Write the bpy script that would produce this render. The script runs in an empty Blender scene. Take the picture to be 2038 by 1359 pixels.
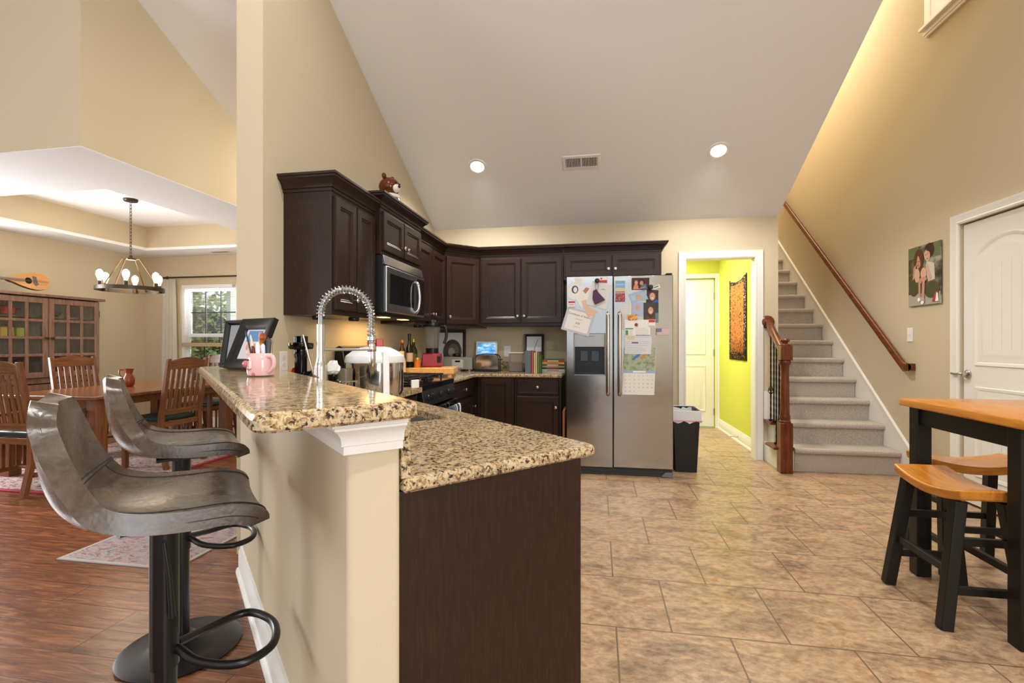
import bpy, bmesh, math, random
from math import sin, cos, pi, radians as R
from mathutils import Vector, Matrix
random.seed(7)
S = bpy.context.scene
COL = S.collection

# ------------------------------------------------------------------ camera, world, exposure
cam = bpy.data.cameras.new('camera'); co = bpy.data.objects.new('camera', cam); COL.objects.link(co)
co.location = (0, 0, 1.18); co.rotation_euler = (R(90), 0, R(10))
cam.sensor_width = 36; cam.lens = 36*964/2038; cam.shift_y = 0.0022; cam.clip_start = .02
S.camera = co
S.view_settings.view_transform = 'Standard'; S.view_settings.look = 'None'
S.view_settings.gamma = 1; S.view_settings.use_curve_mapping = False
S.view_settings.exposure = 1.42
W = bpy.data.worlds.new('sky'); S.world = W; W.use_nodes = True
W.node_tree.nodes['Background'].inputs[0].default_value = (.86, .93, 1, 1)
W.node_tree.nodes['Background'].inputs[1].default_value = .55
def area(name, loc, rot, sx, sy, e, c=(1, 1, 1)):
    l = bpy.data.lights.new(name, 'AREA'); l.shape = 'RECTANGLE'; l.size = sx; l.size_y = sy; l.energy = e; l.color = c
    o = bpy.data.objects.new(name, l); COL.objects.link(o); o.location = loc; o.rotation_euler = rot; return o
def point(name, loc, e, c=(1, .8, .55), r=.05):
    l = bpy.data.lights.new(name, 'POINT'); l.energy = e; l.color = c; l.shadow_soft_size = r
    o = bpy.data.objects.new(name, l); COL.objects.link(o); o.location = loc; return o
def spot(name, loc, e, c=(1, .88, .7), ang=130, r=.06):
    l = bpy.data.lights.new(name, 'SPOT'); l.energy = e; l.color = c; l.spot_size = R(ang); l.spot_blend = .6; l.shadow_soft_size = r
    o = bpy.data.objects.new(name, l); COL.objects.link(o); o.location = loc; return o
# daylight through the tall windows of the great room behind the camera, the dining window, and added fill
area('daylight_rear_window', (-.9, -4.42, 1.75), (R(90), 0, R(180)), 3.7, 2.7, 75, (.93, .97, 1))
area('fill_high_rear', (-1, -4.42, 3.7), (R(70), 0, R(180)), 3.4, 1.6, 70, (.93, .97, 1))  # added unseen fill high at the rear; the wall has no gable window
area('fill_left', (-6.4, -1.6, 1.6), (R(90), 0, R(-90)), 2.7, 2.1, 45, (.93, .97, 1))  # added unseen fill on the left, for even ambient light
area('fill_right', (2.62, -2.2, 1.75), (R(90), 0, R(90)), 2.0, 1.9, 58, (.93, .97, 1))  # added unseen fill, brightens surfaces that face the right wall
area('fill_dining_left', (-6.42, 3.25, 1.35), (R(90), 0, R(-90)), .9, 1.4, 42, (.93, .97, 1))  # added unseen fill for the dining ceiling border; no window in this wall
area('daylight_dining_window', (-5.44, 7.0, 2.9), (R(-52), 0, 0), 1.6, 1.2, 420, (.93, .97, 1))
area('upstairs_light', (2.25, 6.6, 5.1), (0, 0, 0), .7, 3.0, 34, (1, .86, .64))
area('laundry_light', (.75, 6.3, 2.42), (0, 0, 0), .5, .5, 18, (1, .98, .9))
for _x, _y, _e in ((-1.127, 4.49, 36), (1.043, 4.487, 36), (-1.127, 1.6, 40), (1.043, 1.6, 44), (1.0, -1.2, 90), (-1.6, -1.4, 70)): spot('downlight_and_fill', (_x, _y, 2.475+.495*(5.29-_y)-.04 if _y > 0 else 4.4), _e, (1, .96, .90), 150)  # first pair are the recessed lights, the rest are added unseen fill
point('hall_light', (-2.45, 4.45, 2.75), 9, (1, .92, .80), .12)
area('hood_lamp', (-1.64, 3.5, 1.365), (0, 0, 0), .12, .5, 1.2, (1, .62, .25))
area('undercabinet_lamp', (-1.72, 2.95, 1.32), (0, 0, 0), .08, .08, .05, (1, .7, .38))
area('upstairs_hall', (3.3, 3.6, 4.9), (0, 0, 0), .8, .8, 12, (1, .85, .6))

# ------------------------------------------------------------------ helpers
def lin(c):
    if isinstance(c, str): c = tuple(int(c[i:i+2], 16)/255 for i in (0, 2, 4))
    return tuple(x/12.92 if x <= .04045 else ((x+.055)/1.055)**2.4 for x in c) + (1,)
MATS = {}
def mat(name, c='cccccc', rough=.5, metal=0, spec=.5, emit=None, es=0, trans=0, alpha=1, coat=0, ior=1.45):
    if name in MATS: return MATS[name]
    m = bpy.data.materials.new(name); m.use_nodes = True; MATS[name] = m
    p = m.node_tree.nodes['Principled BSDF']
    p.inputs['Base Color'].default_value = lin(c); p.inputs['Roughness'].default_value = rough
    p.inputs['Metallic'].default_value = metal; p.inputs['Specular IOR Level'].default_value = spec
    p.inputs['Transmission Weight'].default_value = trans; p.inputs['Alpha'].default_value = alpha
    p.inputs['Coat Weight'].default_value = coat; p.inputs['IOR'].default_value = ior
    if emit: p.inputs['Emission Color'].default_value = lin(emit); p.inputs['Emission Strength'].default_value = es
    return m
def nodes(m): return m.node_tree.nodes, m.node_tree.links, m.node_tree.nodes['Principled BSDF']
def ramp(n, stops, interp='LINEAR'):
    r = n.new('ShaderNodeValToRGB'); e = r.color_ramp.elements; r.color_ramp.interpolation = interp
    while len(e) < len(stops): e.new(.5)
    for el, (p, c) in zip(e, stops): el.position = p; el.color = lin(c)
    return r
def coords(n, l, scale=(1, 1, 1), rot=(0, 0, 0), kind='Object', loc=(0, 0, 0), world=False):
    mp = n.new('ShaderNodeMapping'); mp.inputs['Scale'].default_value = scale; mp.inputs['Rotation'].default_value = rot; mp.inputs['Location'].default_value = loc
    if world:
        g = n.new('ShaderNodeNewGeometry'); l.new(g.outputs['Position'], mp.inputs[0])
    else:
        t = n.new('ShaderNodeTexCoord'); l.new(t.outputs[kind], mp.inputs[0])
    return mp
def noise(n, l, src, scale=5, detail=4, rough=.5, dist=0):
    t = n.new('ShaderNodeTexNoise'); t.inputs['Scale'].default_value = scale; t.inputs['Detail'].default_value = detail
    t.inputs['Roughness'].default_value = rough; t.inputs['Distortion'].default_value = dist
    if src: l.new(src.outputs[0], t.inputs['Vector'])
    return t
def bump(n, l, p, h, strength=.2, dist=.01):
    b = n.new('ShaderNodeBump'); b.inputs['Strength'].default_value = strength; b.inputs['Distance'].default_value = dist
    l.new(h, b.inputs['Height']); l.new(b.outputs[0], p.inputs['Normal'])
def noisy(name, stops, scale=(1, 1, 1), ns=5, detail=5, rough=.5, metal=0, bmp=0, dist=0, world=False, spec=.5, nr=.55, interp='LINEAR', coat=0):
    if name in MATS: return MATS[name]
    m = mat(name, rough=rough, metal=metal, spec=spec, coat=coat); n, l, p = nodes(m)
    t = noise(n, l, coords(n, l, scale, world=world), ns, detail, nr, dist)
    r = ramp(n, stops, interp); l.new(t.outputs['Fac'], r.inputs[0]); l.new(r.outputs[0], p.inputs['Base Color'])
    if bmp: bump(n, l, p, t.outputs['Fac'], bmp)
    return m
def mixrgb(n, l, fac, a, b, mode='MIX'):
    x = n.new('ShaderNodeMix'); x.data_type = 'RGBA'; x.blend_type = mode
    for v, i in ((fac, 0), (a, 6), (b, 7)):
        if hasattr(v, 'links') or hasattr(v, 'is_linked'): l.new(v, x.inputs[i])
        else: x.inputs[i].default_value = v
    return x.outputs[2]

def paint(name, c, rough=.7):
    m = mat(name, c, rough, spec=.25); n, l, p = nodes(m)
    t = noise(n, l, coords(n, l, world=True), 180, 2); bump(n, l, p, t.outputs['Fac'], .06, .004); return m
WALL = paint('tan_wall_paint', 'c9bb9f')
CEIL = paint('white_ceiling_paint', 'eeeff1', .85)
LIME = paint('lime_wall_paint', 'd3d65c')
TRIM = mat('white_trim_paint', 'e9e7e2', .35)
DOORW = mat('white_door_paint', 'e6e3dc', .4)
def granite():
    m = mat('speckled_granite', rough=.10, spec=.16); n, l, p = nodes(m)
    c = coords(n, l, world=True); cs = coords(n, l, (1, 1.0, 1.0), world=True)
    t1 = noise(n, l, cs, 58, 8, .74, .8); r1 = ramp(n, [(.30, '211b18'), (.39, '54402f'), (.44, '8b6c48'), (.49, 'bb9e74'), (.54, 'd0c09f'), (.60, '9b8a72'), (.65, 'cabfa8'), (.74, 'e0d9ca')]); l.new(t1.outputs[0], r1.inputs[0])
    t2 = noise(n, l, c, 85, 6, .7); r2 = ramp(n, [(.41, '000000'), (.47, 'ffffff')]); l.new(t2.outputs[0], r2.inputs[0])
    t3 = noise(n, l, c, 13, 4, .6); r3 = ramp(n, [(.42, '9c8a72'), (.6, 'd8bf8e')]); l.new(t3.outputs[0], r3.inputs[0])
    a = mixrgb(n, l, .22, r1.outputs[0], r3.outputs[0])
    b = mixrgb(n, l, r2.outputs[0], lin('3a3029'), a)
    l.new(b, p.inputs['Base Color']); return m
GRAN = granite()
def dark_wood():
    m = mat('espresso_cabinet_stain', rough=.34, spec=.45); n, l, p = nodes(m)
    t = noise(n, l, coords(n, l, (14, 14, 1.2)), 9, 5, .6, .4); r = ramp(n, [(.3, '22150f'), (.55, '2e1d16'), (.8, '3a261c')])
    l.new(t.outputs[0], r.inputs[0]); l.new(r.outputs[0], p.inputs['Base Color']); bump(n, l, p, t.outputs[0], .05, .003); return m
DARK = dark_wood()
def wood(name, a, b, c, sc=(1, 14, 14), ns=3.5, rough=.35, coat=0):
    m = mat(name, rough=rough, coat=coat); n, l, p = nodes(m)
    t = noise(n, l, coords(n, l, sc), ns, 6, .62, .8); r = ramp(n, [(.28, a), (.5, b), (.74, c)])
    l.new(t.outputs[0], r.inputs[0]); l.new(r.outputs[0], p.inputs['Base Color']); bump(n, l, p, t.outputs[0], .05, .003); return m
OAKV = wood('mission_oak_upright', '4a2a16', '6e4224', '845330', (16, 16, 1.4))
OAKX = wood('mission_oak_flat', '4a2a16', '6e4224', '845330', (1.4, 16, 16), rough=.22)
HONEY = wood('honey_oak_top', 'b06a22', 'c6812f', 'd2913f', (14, 1.5, 14), 3, .22)
HUTCH = wood('grey_brown_oak', '5c4338', '7a5c4d', '8d6d5b', (14, 14, 1.4), 3)
CHERRY = wood('cherry_stair_wood', '452010', '643117', '774020', (12, 12, 1.5), 3, .22)
CHERRYY = wood('cherry_rail_wood', '452010', '643117', '774020', (14, 1.5, 14), 3, .2)
MAPLE = wood('butcher_block_maple', 'c98f4c', 'dca966', 'e6bb7d', (22, 2, 22), 3, .4)
BLACKW = mat('black_painted_wood', '12110f', .42)
BLACK = mat('black_metal', '0f0f10', .32, spec=.5)
BLKPL = mat('black_plastic', '101113', .3)
BLKGL = mat('black_gloss', '08080a', .08)
STEEL = mat('brushed_steel', 'b4b3b1', .27, 1)
CHROME = mat('chrome', 'd4d4d4', .1, 1)
NICKEL = mat('satin_nickel', 'c2bbb0', .25, 1)
IRON = mat('wrought_iron', '17130f', .45, .6)
BRONZE = mat('aged_bronze', '4a4038', .4, .8)
GLASS = mat('clear_glass', 'ffffff', .02, trans=1, ior=1.45)
def thin_glass():
    m = bpy.data.materials.new('window_glass'); m.use_nodes = True; n = m.node_tree.nodes; l = m.node_tree.links; n.clear()
    o = n.new('ShaderNodeOutputMaterial'); mx = n.new('ShaderNodeMixShader'); t = n.new('ShaderNodeBsdfTransparent'); g = n.new('ShaderNodeBsdfGlossy')
    g.inputs['Roughness'].default_value = .03; f = n.new('ShaderNodeFresnel'); f.inputs[0].default_value = 1.45
    l.new(f.outputs[0], mx.inputs[0]); l.new(t.outputs[0], mx.inputs[1]); l.new(g.outputs[0], mx.inputs[2]); l.new(mx.outputs[0], o.inputs[0]); return m
PANE = thin_glass()
WHITE = mat('white_plastic', 'e8e8e6', .35)
PAPER = mat('white_paper', 'eceae6', .8)
def leather():
    m = mat('distressed_grey_leather', rough=.5, spec=.4); n, l, p = nodes(m)
    c = coords(n, l, (1, 1, 1)); t = noise(n, l, c, 9, 8, .68, .3); r = ramp(n, [(.3, '372c23'), (.5, '4d4136'), (.7, '64574a')])
    l.new(t.outputs[0], r.inputs[0]); l.new(r.outputs[0], p.inputs['Base Color'])
    v = n.new('ShaderNodeTexVoronoi'); v.feature = 'DISTANCE_TO_EDGE'; v.inputs['Scale'].default_value = 70; l.new(c.outputs[0], v.inputs['Vector'])
    t2 = noise(n, l, c, 40, 5, .6); ad = n.new('ShaderNodeMath'); ad.operation = 'ADD'; l.new(v.outputs['Distance'], ad.inputs[0]); l.new(t2.outputs[0], ad.inputs[1])
    bump(n, l, p, ad.outputs[0], .10, .003)
    rr = ramp(n, [(.35, '707070'), (.65, 'a2a2a2')]); l.new(t.outputs[0], rr.inputs[0]); l.new(rr.outputs[0], p.inputs['Roughness']); return m
LEATH = leather()
SEAM = mat('dark_stitching', '2a2320', .7)
GREENL = mat('green_leather', '1f332d', .35)
def carpet():
    m = mat('beige_carpet', rough=.95, spec=.1); n, l, p = nodes(m); c = coords(n, l, world=True)
    t = noise(n, l, c, 160, 4, .7); r = ramp(n, [(.3, '948a80'), (.5, 'c4bab0'), (.7, 'e0d8ce')]); l.new(t.outputs[0], r.inputs[0]); l.new(r.outputs[0], p.inputs['Base Color'])
    bump(n, l, p, t.outputs[0], .8, .01); return m
CARPET = carpet()
def tile_floor():
    m = mat('stone_tile_floor', rough=.32, spec=.4); n, l, p = nodes(m)
    mp = coords(n, l, world=True, loc=(-.300, -2.06+.4425*21, 0))
    b = n.new('ShaderNodeTexBrick'); l.new(mp.outputs[0], b.inputs['Vector']); b.offset = .5; b.squash = 1
    b.inputs['Scale'].default_value = 1; b.inputs['Brick Width'].default_value = .447; b.inputs['Row Height'].default_value = .4425
    b.inputs['Mortar Size'].default_value = .0036; b.inputs['Mortar Smooth'].default_value = .1; b.inputs['Bias'].default_value = 0
    b.inputs['Color1'].default_value = (.45, .45, .45, 1); b.inputs['Color2'].default_value = (.55, .55, .55, 1); b.inputs['Mortar'].default_value = (.5, .5, .5, 1)
    cs = coords(n, l, (1, 1.8, 1), world=True, rot=(0, 0, .5))
    t1 = noise(n, l, cs, 3.4, 11, .68, 1.0); r1 = ramp(n, [(.30, '64564a'), (.41, '8a7057'), (.48, 'a58466'), (.55, 'bc9d7c'), (.62, 'a67d58'), (.72, '8e6544')]); l.new(t1.outputs[0], r1.inputs[0])
    t2 = noise(n, l, cs, 22, 7, .7, .4); r2 = ramp(n, [(.36, '4d443b'), (.48, 'a08669'), (.60, 'cbb08e')]); l.new(t2.outputs[0], r2.inputs[0])
    a = mixrgb(n, l, .38, r1.outputs[0], r2.outputs[0]); a2 = mixrgb(n, l, .25, a, b.outputs['Color'], 'OVERLAY')
    col = mixrgb(n, l, b.outputs['Fac'], a2, lin('6e5d49')); l.new(col, p.inputs['Base Color'])
    bump(n, l, p, b.outputs['Fac'], -.35, .004); return m
TILE = tile_floor()
def plank_floor():
    m = mat('cherry_plank_floor', rough=.24, spec=.45); n, l, p = nodes(m)
    mp = coords(n, l, world=True, loc=(.35+12, -1.55+1.5, 0))
    b = n.new('ShaderNodeTexBrick'); l.new(mp.outputs[0], b.inputs['Vector']); b.offset = .37; b.offset_frequency = 3
    b.inputs['Scale'].default_value = 1; b.inputs['Brick Width'].default_value = 1.15; b.inputs['Row Height'].default_value = .148
    b.inputs['Mortar Size'].default_value = .002; b.inputs['Bias'].default_value = 0
    b.inputs['Color1'].default_value = (.36, .36, .36, 1); b.inputs['Color2'].default_value = (.62, .62, .62, 1); b.inputs['Mortar'].default_value = (.2, .2, .2, 1)
    cs = coords(n, l, (1.2, 11, 1), world=True); t = noise(n, l, cs, 3, 8, .62, 1.6)
    r = ramp(n, [(.3, '4e2d1c'), (.48, '734327'), (.6, '8b5838'), (.75, 'a3744f')]); l.new(t.outputs[0], r.inputs[0])
    a = mixrgb(n, l, .45, r.outputs[0], b.outputs['Color'], 'OVERLAY'); col = mixrgb(n, l, b.outputs['Fac'], a, lin('2c140a')); l.new(col, p.inputs['Base Color'])
    ad = n.new('ShaderNodeMath'); ad.operation = 'SUBTRACT'; l.new(t.outputs[0], ad.inputs[0]); l.new(b.outputs['Fac'], ad.inputs[1]); bump(n, l, p, ad.outputs[0], .18, .004); return m
PLANK = plank_floor()

def bm_(): return bmesh.new()
def quad(bm, pts, mi=0):
    f = bm.faces.new([bm.verts.new(p) for p in pts]); f.material_index = mi; return f
def box(bm, a, b, mi=0):
    x0, y0, z0 = [min(p, q) for p, q in zip(a, b)]; x1, y1, z1 = [max(p, q) for p, q in zip(a, b)]
    v = [bm.verts.new(p) for p in ((x0, y0, z0), (x1, y0, z0), (x1, y1, z0), (x0, y1, z0), (x0, y0, z1), (x1, y0, z1), (x1, y1, z1), (x0, y1, z1))]
    for i in ((3, 2, 1, 0), (4, 5, 6, 7), (0, 1, 5, 4), (1, 2, 6, 5), (2, 3, 7, 6), (3, 0, 4, 7)):
        f = bm.faces.new([v[k] for k in i]); f.material_index = mi
    return v
def hexa(bm, bot, top, mi=0):
    n = len(bot); a = [bm.verts.new(p) for p in bot]; b = [bm.verts.new(p) for p in top]
    for f in [bm.faces.new(a[::-1]), bm.faces.new(b)] + [bm.faces.new((a[i], a[(i+1) % n], b[(i+1) % n], b[i])) for i in range(n)]: f.material_index = mi
def prism(bm, poly, z0, z1, mi=0): hexa(bm, [(x, y, z0) for x, y in poly], [(x, y, z1) for x, y in poly], mi)
def extrude(bm, poly, axis, a, b, mi=0):
    """poly in the two other axes (in xyz order), extruded along axis from a to b"""
    f = {'x': lambda p, t: (t, p[0], p[1]), 'y': lambda p, t: (p[0], t, p[1]), 'z': lambda p, t: (p[0], p[1], t)}[axis]
    hexa(bm, [f(p, a) for p in poly], [f(p, b) for p in poly], mi)
def bar(bm, p0, p1, w, d, up=(0, 0, 1), w1=None, d1=None, mi=0):
    p0, p1 = Vector(p0), Vector(p1); t = (p1-p0).normalized(); u = Vector(up)
    if abs(t.dot(u)) > .95: u = Vector((0, 1, 0))
    s = t.cross(u).normalized(); u = s.cross(t).normalized(); w1 = w if w1 is None else w1; d1 = d if d1 is None else d1
    q = lambda p, w, d: [p+s*x*w/2+u*y*d/2 for x, y in ((-1, -1), (1, -1), (1, 1), (-1, 1))]
    hexa(bm, q(p0, w, d), q(p1, w1, d1), mi)
def ring(c, x, y, r, n): return [c+x*(r*cos(2*pi*i/n))+y*(r*sin(2*pi*i/n)) for i in range(n)]
def tube(bm, pts, r, n=10, closed=False, mi=0, caps=True):
    pts = [Vector(p) for p in pts]; m = len(pts); rs = r if isinstance(r, (list, tuple)) else [r]*m
    prev = None; loops = []
    for i, p in enumerate(pts):
        if closed: t = (pts[(i+1) % m]-pts[i-1]).normalized()
        else: t = (pts[min(i+1, m-1)]-pts[max(i-1, 0)]).normalized()
        if prev is None:
            u = Vector((0, 0, 1)) if abs(t.z) < .9 else Vector((1, 0, 0))
            x = t.cross(u).normalized()
        else: x = (prev-t*prev.dot(t)).normalized()
        prev = x; y = t.cross(x)
        loops.append([bm.verts.new(q) for q in ring(p, x, y, rs[i], n)])
    for i in range(m if closed else m-1):
        a, b = loops[i], loops[(i+1) % m]
        off = 0
        if closed and i == m-1:
            off = min(range(n), key=lambda k: (a[0].co-b[k].co).length)
        for k in range(n):
            f = bm.faces.new((a[k], a[(k+1) % n], b[(k+1+off) % n], b[(k+off) % n])); f.material_index = mi
    if caps and not closed:
        bm.faces.new(loops[0][::-1]).material_index = mi; bm.faces.new(loops[-1]).material_index = mi
def lathe(bm, prof, c=(0, 0, 0), n=24, mi=0, axis='z', sx=1, sy=1):
    """prof: list of (r, h); closes at r=0 ends"""
    c = Vector(c); L = []
    for r, h in prof:
        pts = []
        for i in range(n):
            a = 2*pi*i/n; q = (r*cos(a)*sx, r*sin(a)*sy, h)
            if axis == 'x': q = (h, q[0], q[1])
            elif axis == 'y': q = (q[0], h, q[1])
            elif axis == '-y': q = (q[0], -h, q[1])
            pts.append(bm.verts.new(c+Vector(q)))
        L.append(pts)
    for a, b in zip(L, L[1:]):
        for k in range(n):
            f = bm.faces.new((a[k], a[(k+1) % n], b[(k+1) % n], b[k])); f.material_index = mi
    bm.faces.new(L[0][::-1]).material_index = mi; bm.faces.new(L[-1]).material_index = mi
def cyl(bm, p0, p1, r, n=16, r1=None, mi=0): tube(bm, [p0, p1], [r, r if r1 is None else r1], n, mi=mi)
def ball(bm, c, r, n=16, sx=1, sy=1, sz=1, mi=0):
    k = max(6, n//2); lathe(bm, [(max(r*sin(pi*i/k), 1e-4), -r*cos(pi*i/k)*sz) for i in range(k+1)], c, n, mi, sx=sx, sy=sy)
def disc(bm, c, rx, rz, n=20, mi=0, th=.0, tilt=0):
    """upright ellipse facing -y"""
    pts = []
    for i in range(n):
        a = 2*pi*i/n; x, z = rx*cos(a), rz*sin(a); pts.append((c[0]+x*cos(tilt)-z*sin(tilt), c[1], c[2]+x*sin(tilt)+z*cos(tilt)))
    f = bm.faces.new([bm.verts.new(p) for p in pts]); f.material_index = mi
def inset(poly, d):
    n = len(poly); A = sum(poly[i][0]*poly[(i+1) % n][1]-poly[(i+1) % n][0]*poly[i][1] for i in range(n)); s = 1 if A > 0 else -1
    out = []
    for i in range(n):
        a, b, c = Vector(poly[i-1]), Vector(poly[i]), Vector(poly[(i+1) % n])
        u, v = (b-a).normalized(), (c-b).normalized(); n1, n2 = Vector((-u.y, u.x))*s, Vector((-v.y, v.x))*s
        m = (n1+n2); m = m.normalized()/max(.3, m.normalized().dot(n1)); out.append(tuple(b+m*d))
    return out
def relief(bm, poly, steps, f, mi=0):
    """nested outlines of poly at (inset, height); f(p, h) maps to 3D; the last outline is filled"""
    L = [[bm.verts.new(f(p, h)) for p in inset(poly, d)] for d, h in steps]; n = len(poly)
    for a, b in zip(L, L[1:]):
        for i in range(n): bm.faces.new((a[i], a[(i+1) % n], b[(i+1) % n], b[i])).material_index = mi
    bm.faces.new(L[-1]).material_index = mi
    return L
def sweep(bm, path, prof, closed=False, mi=0):
    """prof (outward, z) swept along a ground path; outward is to the right of travel"""
    path = [Vector(p) for p in path]; n = len(path); L = []
    for i in range(n):
        d0 = (path[i]-path[i-1]).normalized() if (i or closed) else None; d1 = (path[(i+1) % n]-path[i]).normalized() if (i < n-1 or closed) else None
        d0 = d0 or d1; d1 = d1 or d0; n0, n1 = Vector((d0.y, -d0.x)), Vector((d1.y, -d1.x)); m = (n0+n1).normalized(); m = m/max(.3, m.dot(n0))
        L.append([bm.verts.new((path[i].x+m.x*o, path[i].y+m.y*o, z)) for o, z in prof])
    k = len(prof)
    for i in range(n if closed else n-1):
        a, b = L[i], L[(i+1) % n]
        for j in range(k): bm.faces.new((a[j], a[(j+1) % k], b[(j+1) % k], b[j])).material_index = mi
    if not closed: bm.faces.new(L[0]).material_index = mi; bm.faces.new(L[-1][::-1]).material_index = mi
def arc(cx, cy, r, a0, a1, n): return [(cx+r*cos(R(a0+(a1-a0)*i/n)), cy+r*sin(R(a0+(a1-a0)*i/n))) for i in range(n+1)]
def bez(p, n=12):
    """Catmull-Rom through points"""
    p = [Vector(q) for q in p]; P = [2*p[0]-p[1]] + p + [2*p[-1]-p[-2]]; out = []
    for i in range(1, len(P)-2):
        for k in range(n):
            t = k/n; a, b, c, d = P[i-1:i+3]
            out.append(.5*((2*b)+(c-a)*t+(2*a-5*b+4*c-d)*t*t+(3*b-a-3*c+d)*t**3))
    return out+[p[-1]]
def obj(name, bm, m, parent=None, bev=0, seg=2, smooth=True, sub=0, solid=0, angle=40, world=False):
    if world and parent is not None:
        inv = (Matrix.Translation(parent.location) @ parent.rotation_euler.to_matrix().to_4x4()).inverted(); bmesh.ops.transform(bm, matrix=inv, verts=bm.verts)
    bmesh.ops.recalc_face_normals(bm, faces=bm.faces)
    me = bpy.data.meshes.new(name); bm.to_mesh(me); bm.free()
    for x in (m if isinstance(m, (list, tuple)) else [m]): me.materials.append(x)
    o = bpy.data.objects.new(name, me); COL.objects.link(o)
    if parent is not None: o.parent = parent
    if smooth:
        me.polygons.foreach_set('use_smooth', [True]*len(me.polygons))
        if not sub: me.set_sharp_from_angle(angle=R(angle))
    if solid: x = o.modifiers.new('s', 'SOLIDIFY'); x.thickness = solid; x.offset = -1
    if bev: x = o.modifiers.new('b', 'BEVEL'); x.width = bev; x.segments = seg; x.limit_method = 'ANGLE'; x.angle_limit = R(50)
    if bev and smooth and not sub: x = o.modifiers.new('w', 'WEIGHTED_NORMAL'); x.keep_sharp = True
    if sub: x = o.modifiers.new('u', 'SUBSURF'); x.levels = sub; x.render_levels = sub
    return o
def tag(o, label, cat, group=None):
    o['label'] = label; o['category'] = cat
    if group: o['group'] = group
    return o
def thing(name, label, cat, loc=(0, 0, 0), rz=0, group=None):
    o = bpy.data.objects.new(name, None); COL.objects.link(o); o.empty_display_size = .1
    o.location = loc; o.rotation_euler = (0, 0, rz); return tag(o, label, cat, group)
def one(name, bm, m, label, cat, loc=(0, 0, 0), rz=0, group=None, **k):
    o = obj(name, bm, m, **k); o.location = loc; o.rotation_euler = (0, 0, rz); return tag(o, label, cat, group)
def struct(name, bm, m, parent=None, **k):
    o = obj(name, bm, m, parent, **k)
    if parent is None: o['kind'] = 'structure'
    return o
def dup(root, loc, rz, label, group=None):
    r = root.copy(); COL.objects.link(r); r.location = loc; r.rotation_euler = (0, 0, rz); r['label'] = label
    if group: r['group'] = group
    for ch in list(root.children):
        c = ch.copy(); COL.objects.link(c); c.parent = r
        for g in list(ch.children):
            d = g.copy(); COL.objects.link(d); d.parent = c
    return r
def text(bm, s, size, mi=0, f=None, align='CENTER'):
    cu = bpy.data.curves.new('t', 'FONT'); cu.body = s; cu.size = size; cu.align_x = align; cu.align_y = 'CENTER'
    o = bpy.data.objects.new('t', cu); me = o.to_mesh(); vs = [bm.verts.new(f(v.co.x, v.co.y)) for v in me.vertices]
    for p in me.polygons:
        try: bm.faces.new([vs[i] for i in p.vertices]).material_index = mi
        except ValueError: pass
    o.to_mesh_clear(); bpy.data.objects.remove(o); bpy.data.curves.remove(cu)
def gridwall(bm, axis, c0, c1, us, zs, holes):
    """wall slab between c0..c1 along axis, split at us/zs, leaving out holes (u0,u1,z0,z1)"""
    us = sorted(set(us+[h[i] for h in holes for i in (0, 1)])); zs = sorted(set(zs+[h[i] for h in holes for i in (2, 3)]))
    for u0, u1 in zip(us, us[1:]):
        for z0, z1 in zip(zs, zs[1:]):
            m = ((u0+u1)/2, (z0+z1)/2)
            if any(h[0] < m[0] < h[1] and h[2] < m[1] < h[3] for h in holes): continue
            if axis == 'x': box(bm, (c0, u0, z0), (c1, u1, z1))
            else: box(bm, (u0, c0, z0), (u1, c1, z1))
    bmesh.ops.remove_doubles(bm, verts=bm.verts, dist=1e-5)
    seen = {}
    for f in list(bm.faces): seen.setdefault(tuple(sorted(v.index for v in f.verts)) if False else frozenset(v for v in f.verts), []).append(f)
    bmesh.ops.delete(bm, geom=[f for g in seen.values() if len(g) > 1 for f in g], context='FACES_ONLY')
D1 = Vector((-.70711, .70711, 0)); D2 = Vector((.70711, .70711, 0))
def PB(a, b, z=0): return tuple(D1*a+D2*b+Vector((0, 0, z)))
def cz(y): return 2.475+.495*(5.29-y)        # vaulted ceiling height

# ------------------------------------------------------------------ the room
XL, XR, YB = -1.83, 2.68, 5.29
b = bm_(); box(b, (-7.2, -4.7, -.06), (2.9, 6.2, 0)); struct('floor', b, PLANK)
b = bm_()
prism(b, [(-1.83, 2.35), (-.46, .95), (2.0, -1.51), (2.68, -1.51), (2.68, 5.35), (1.68, 5.35), (1.68, 7.2), (-.2, 7.2), (-.2, 5.35), (-1.83, 5.35)], -.05, .002); struct('floor.001', b, TILE)
b = bm_(); gridwall(b, 'y', YB, YB+.12, [-3.235, 1.80], [0, 2.62], [(.8945, 1.5925, 0, 2.0745)]); struct('wall_back', b, WALL)
b = bm_(); extrude(b, [(2.41, 0), (YB, 0), (YB, cz(YB)+.03), (2.41, cz(2.41)+.03)], 'x', -1.995, XL); struct('wall_kitchen_left', b, WALL)
# right wall with the closet door, the loft opening and an added fill opening
b = bm_(); gridwall(b, 'x', XR, XR+.12, [-4.7, 9.0], [0, 5.4], [(3.36, 4.165, 0, 2.075), (2.9, 4.45, 3.79, 4.95), (-3.3, -1.1, .6, 2.8)]); struct('wall_right', b, WALL)
b = bm_(); box(b, (3.9, 2.6, 3.4), (4.0, 4.8, 5.4)); box(b, (2.8, 4.7, 3.4), (3.9, 4.8, 5.4)); box(b, (2.8, 2.6, 3.4), (3.9, 2.7, 5.4)); struct('wall_loft', b, WALL)
b = bm_(); box(b, (2.8, 2.6, 3.3), (4.0, 4.8, 3.4)); struct('floor_loft', b, CARPET)
b = bm_(); box(b, (2.8, 3.2, 0), (3.6, 4.4, 2.4)); struct('wall_closet', b, WALL)
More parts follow.
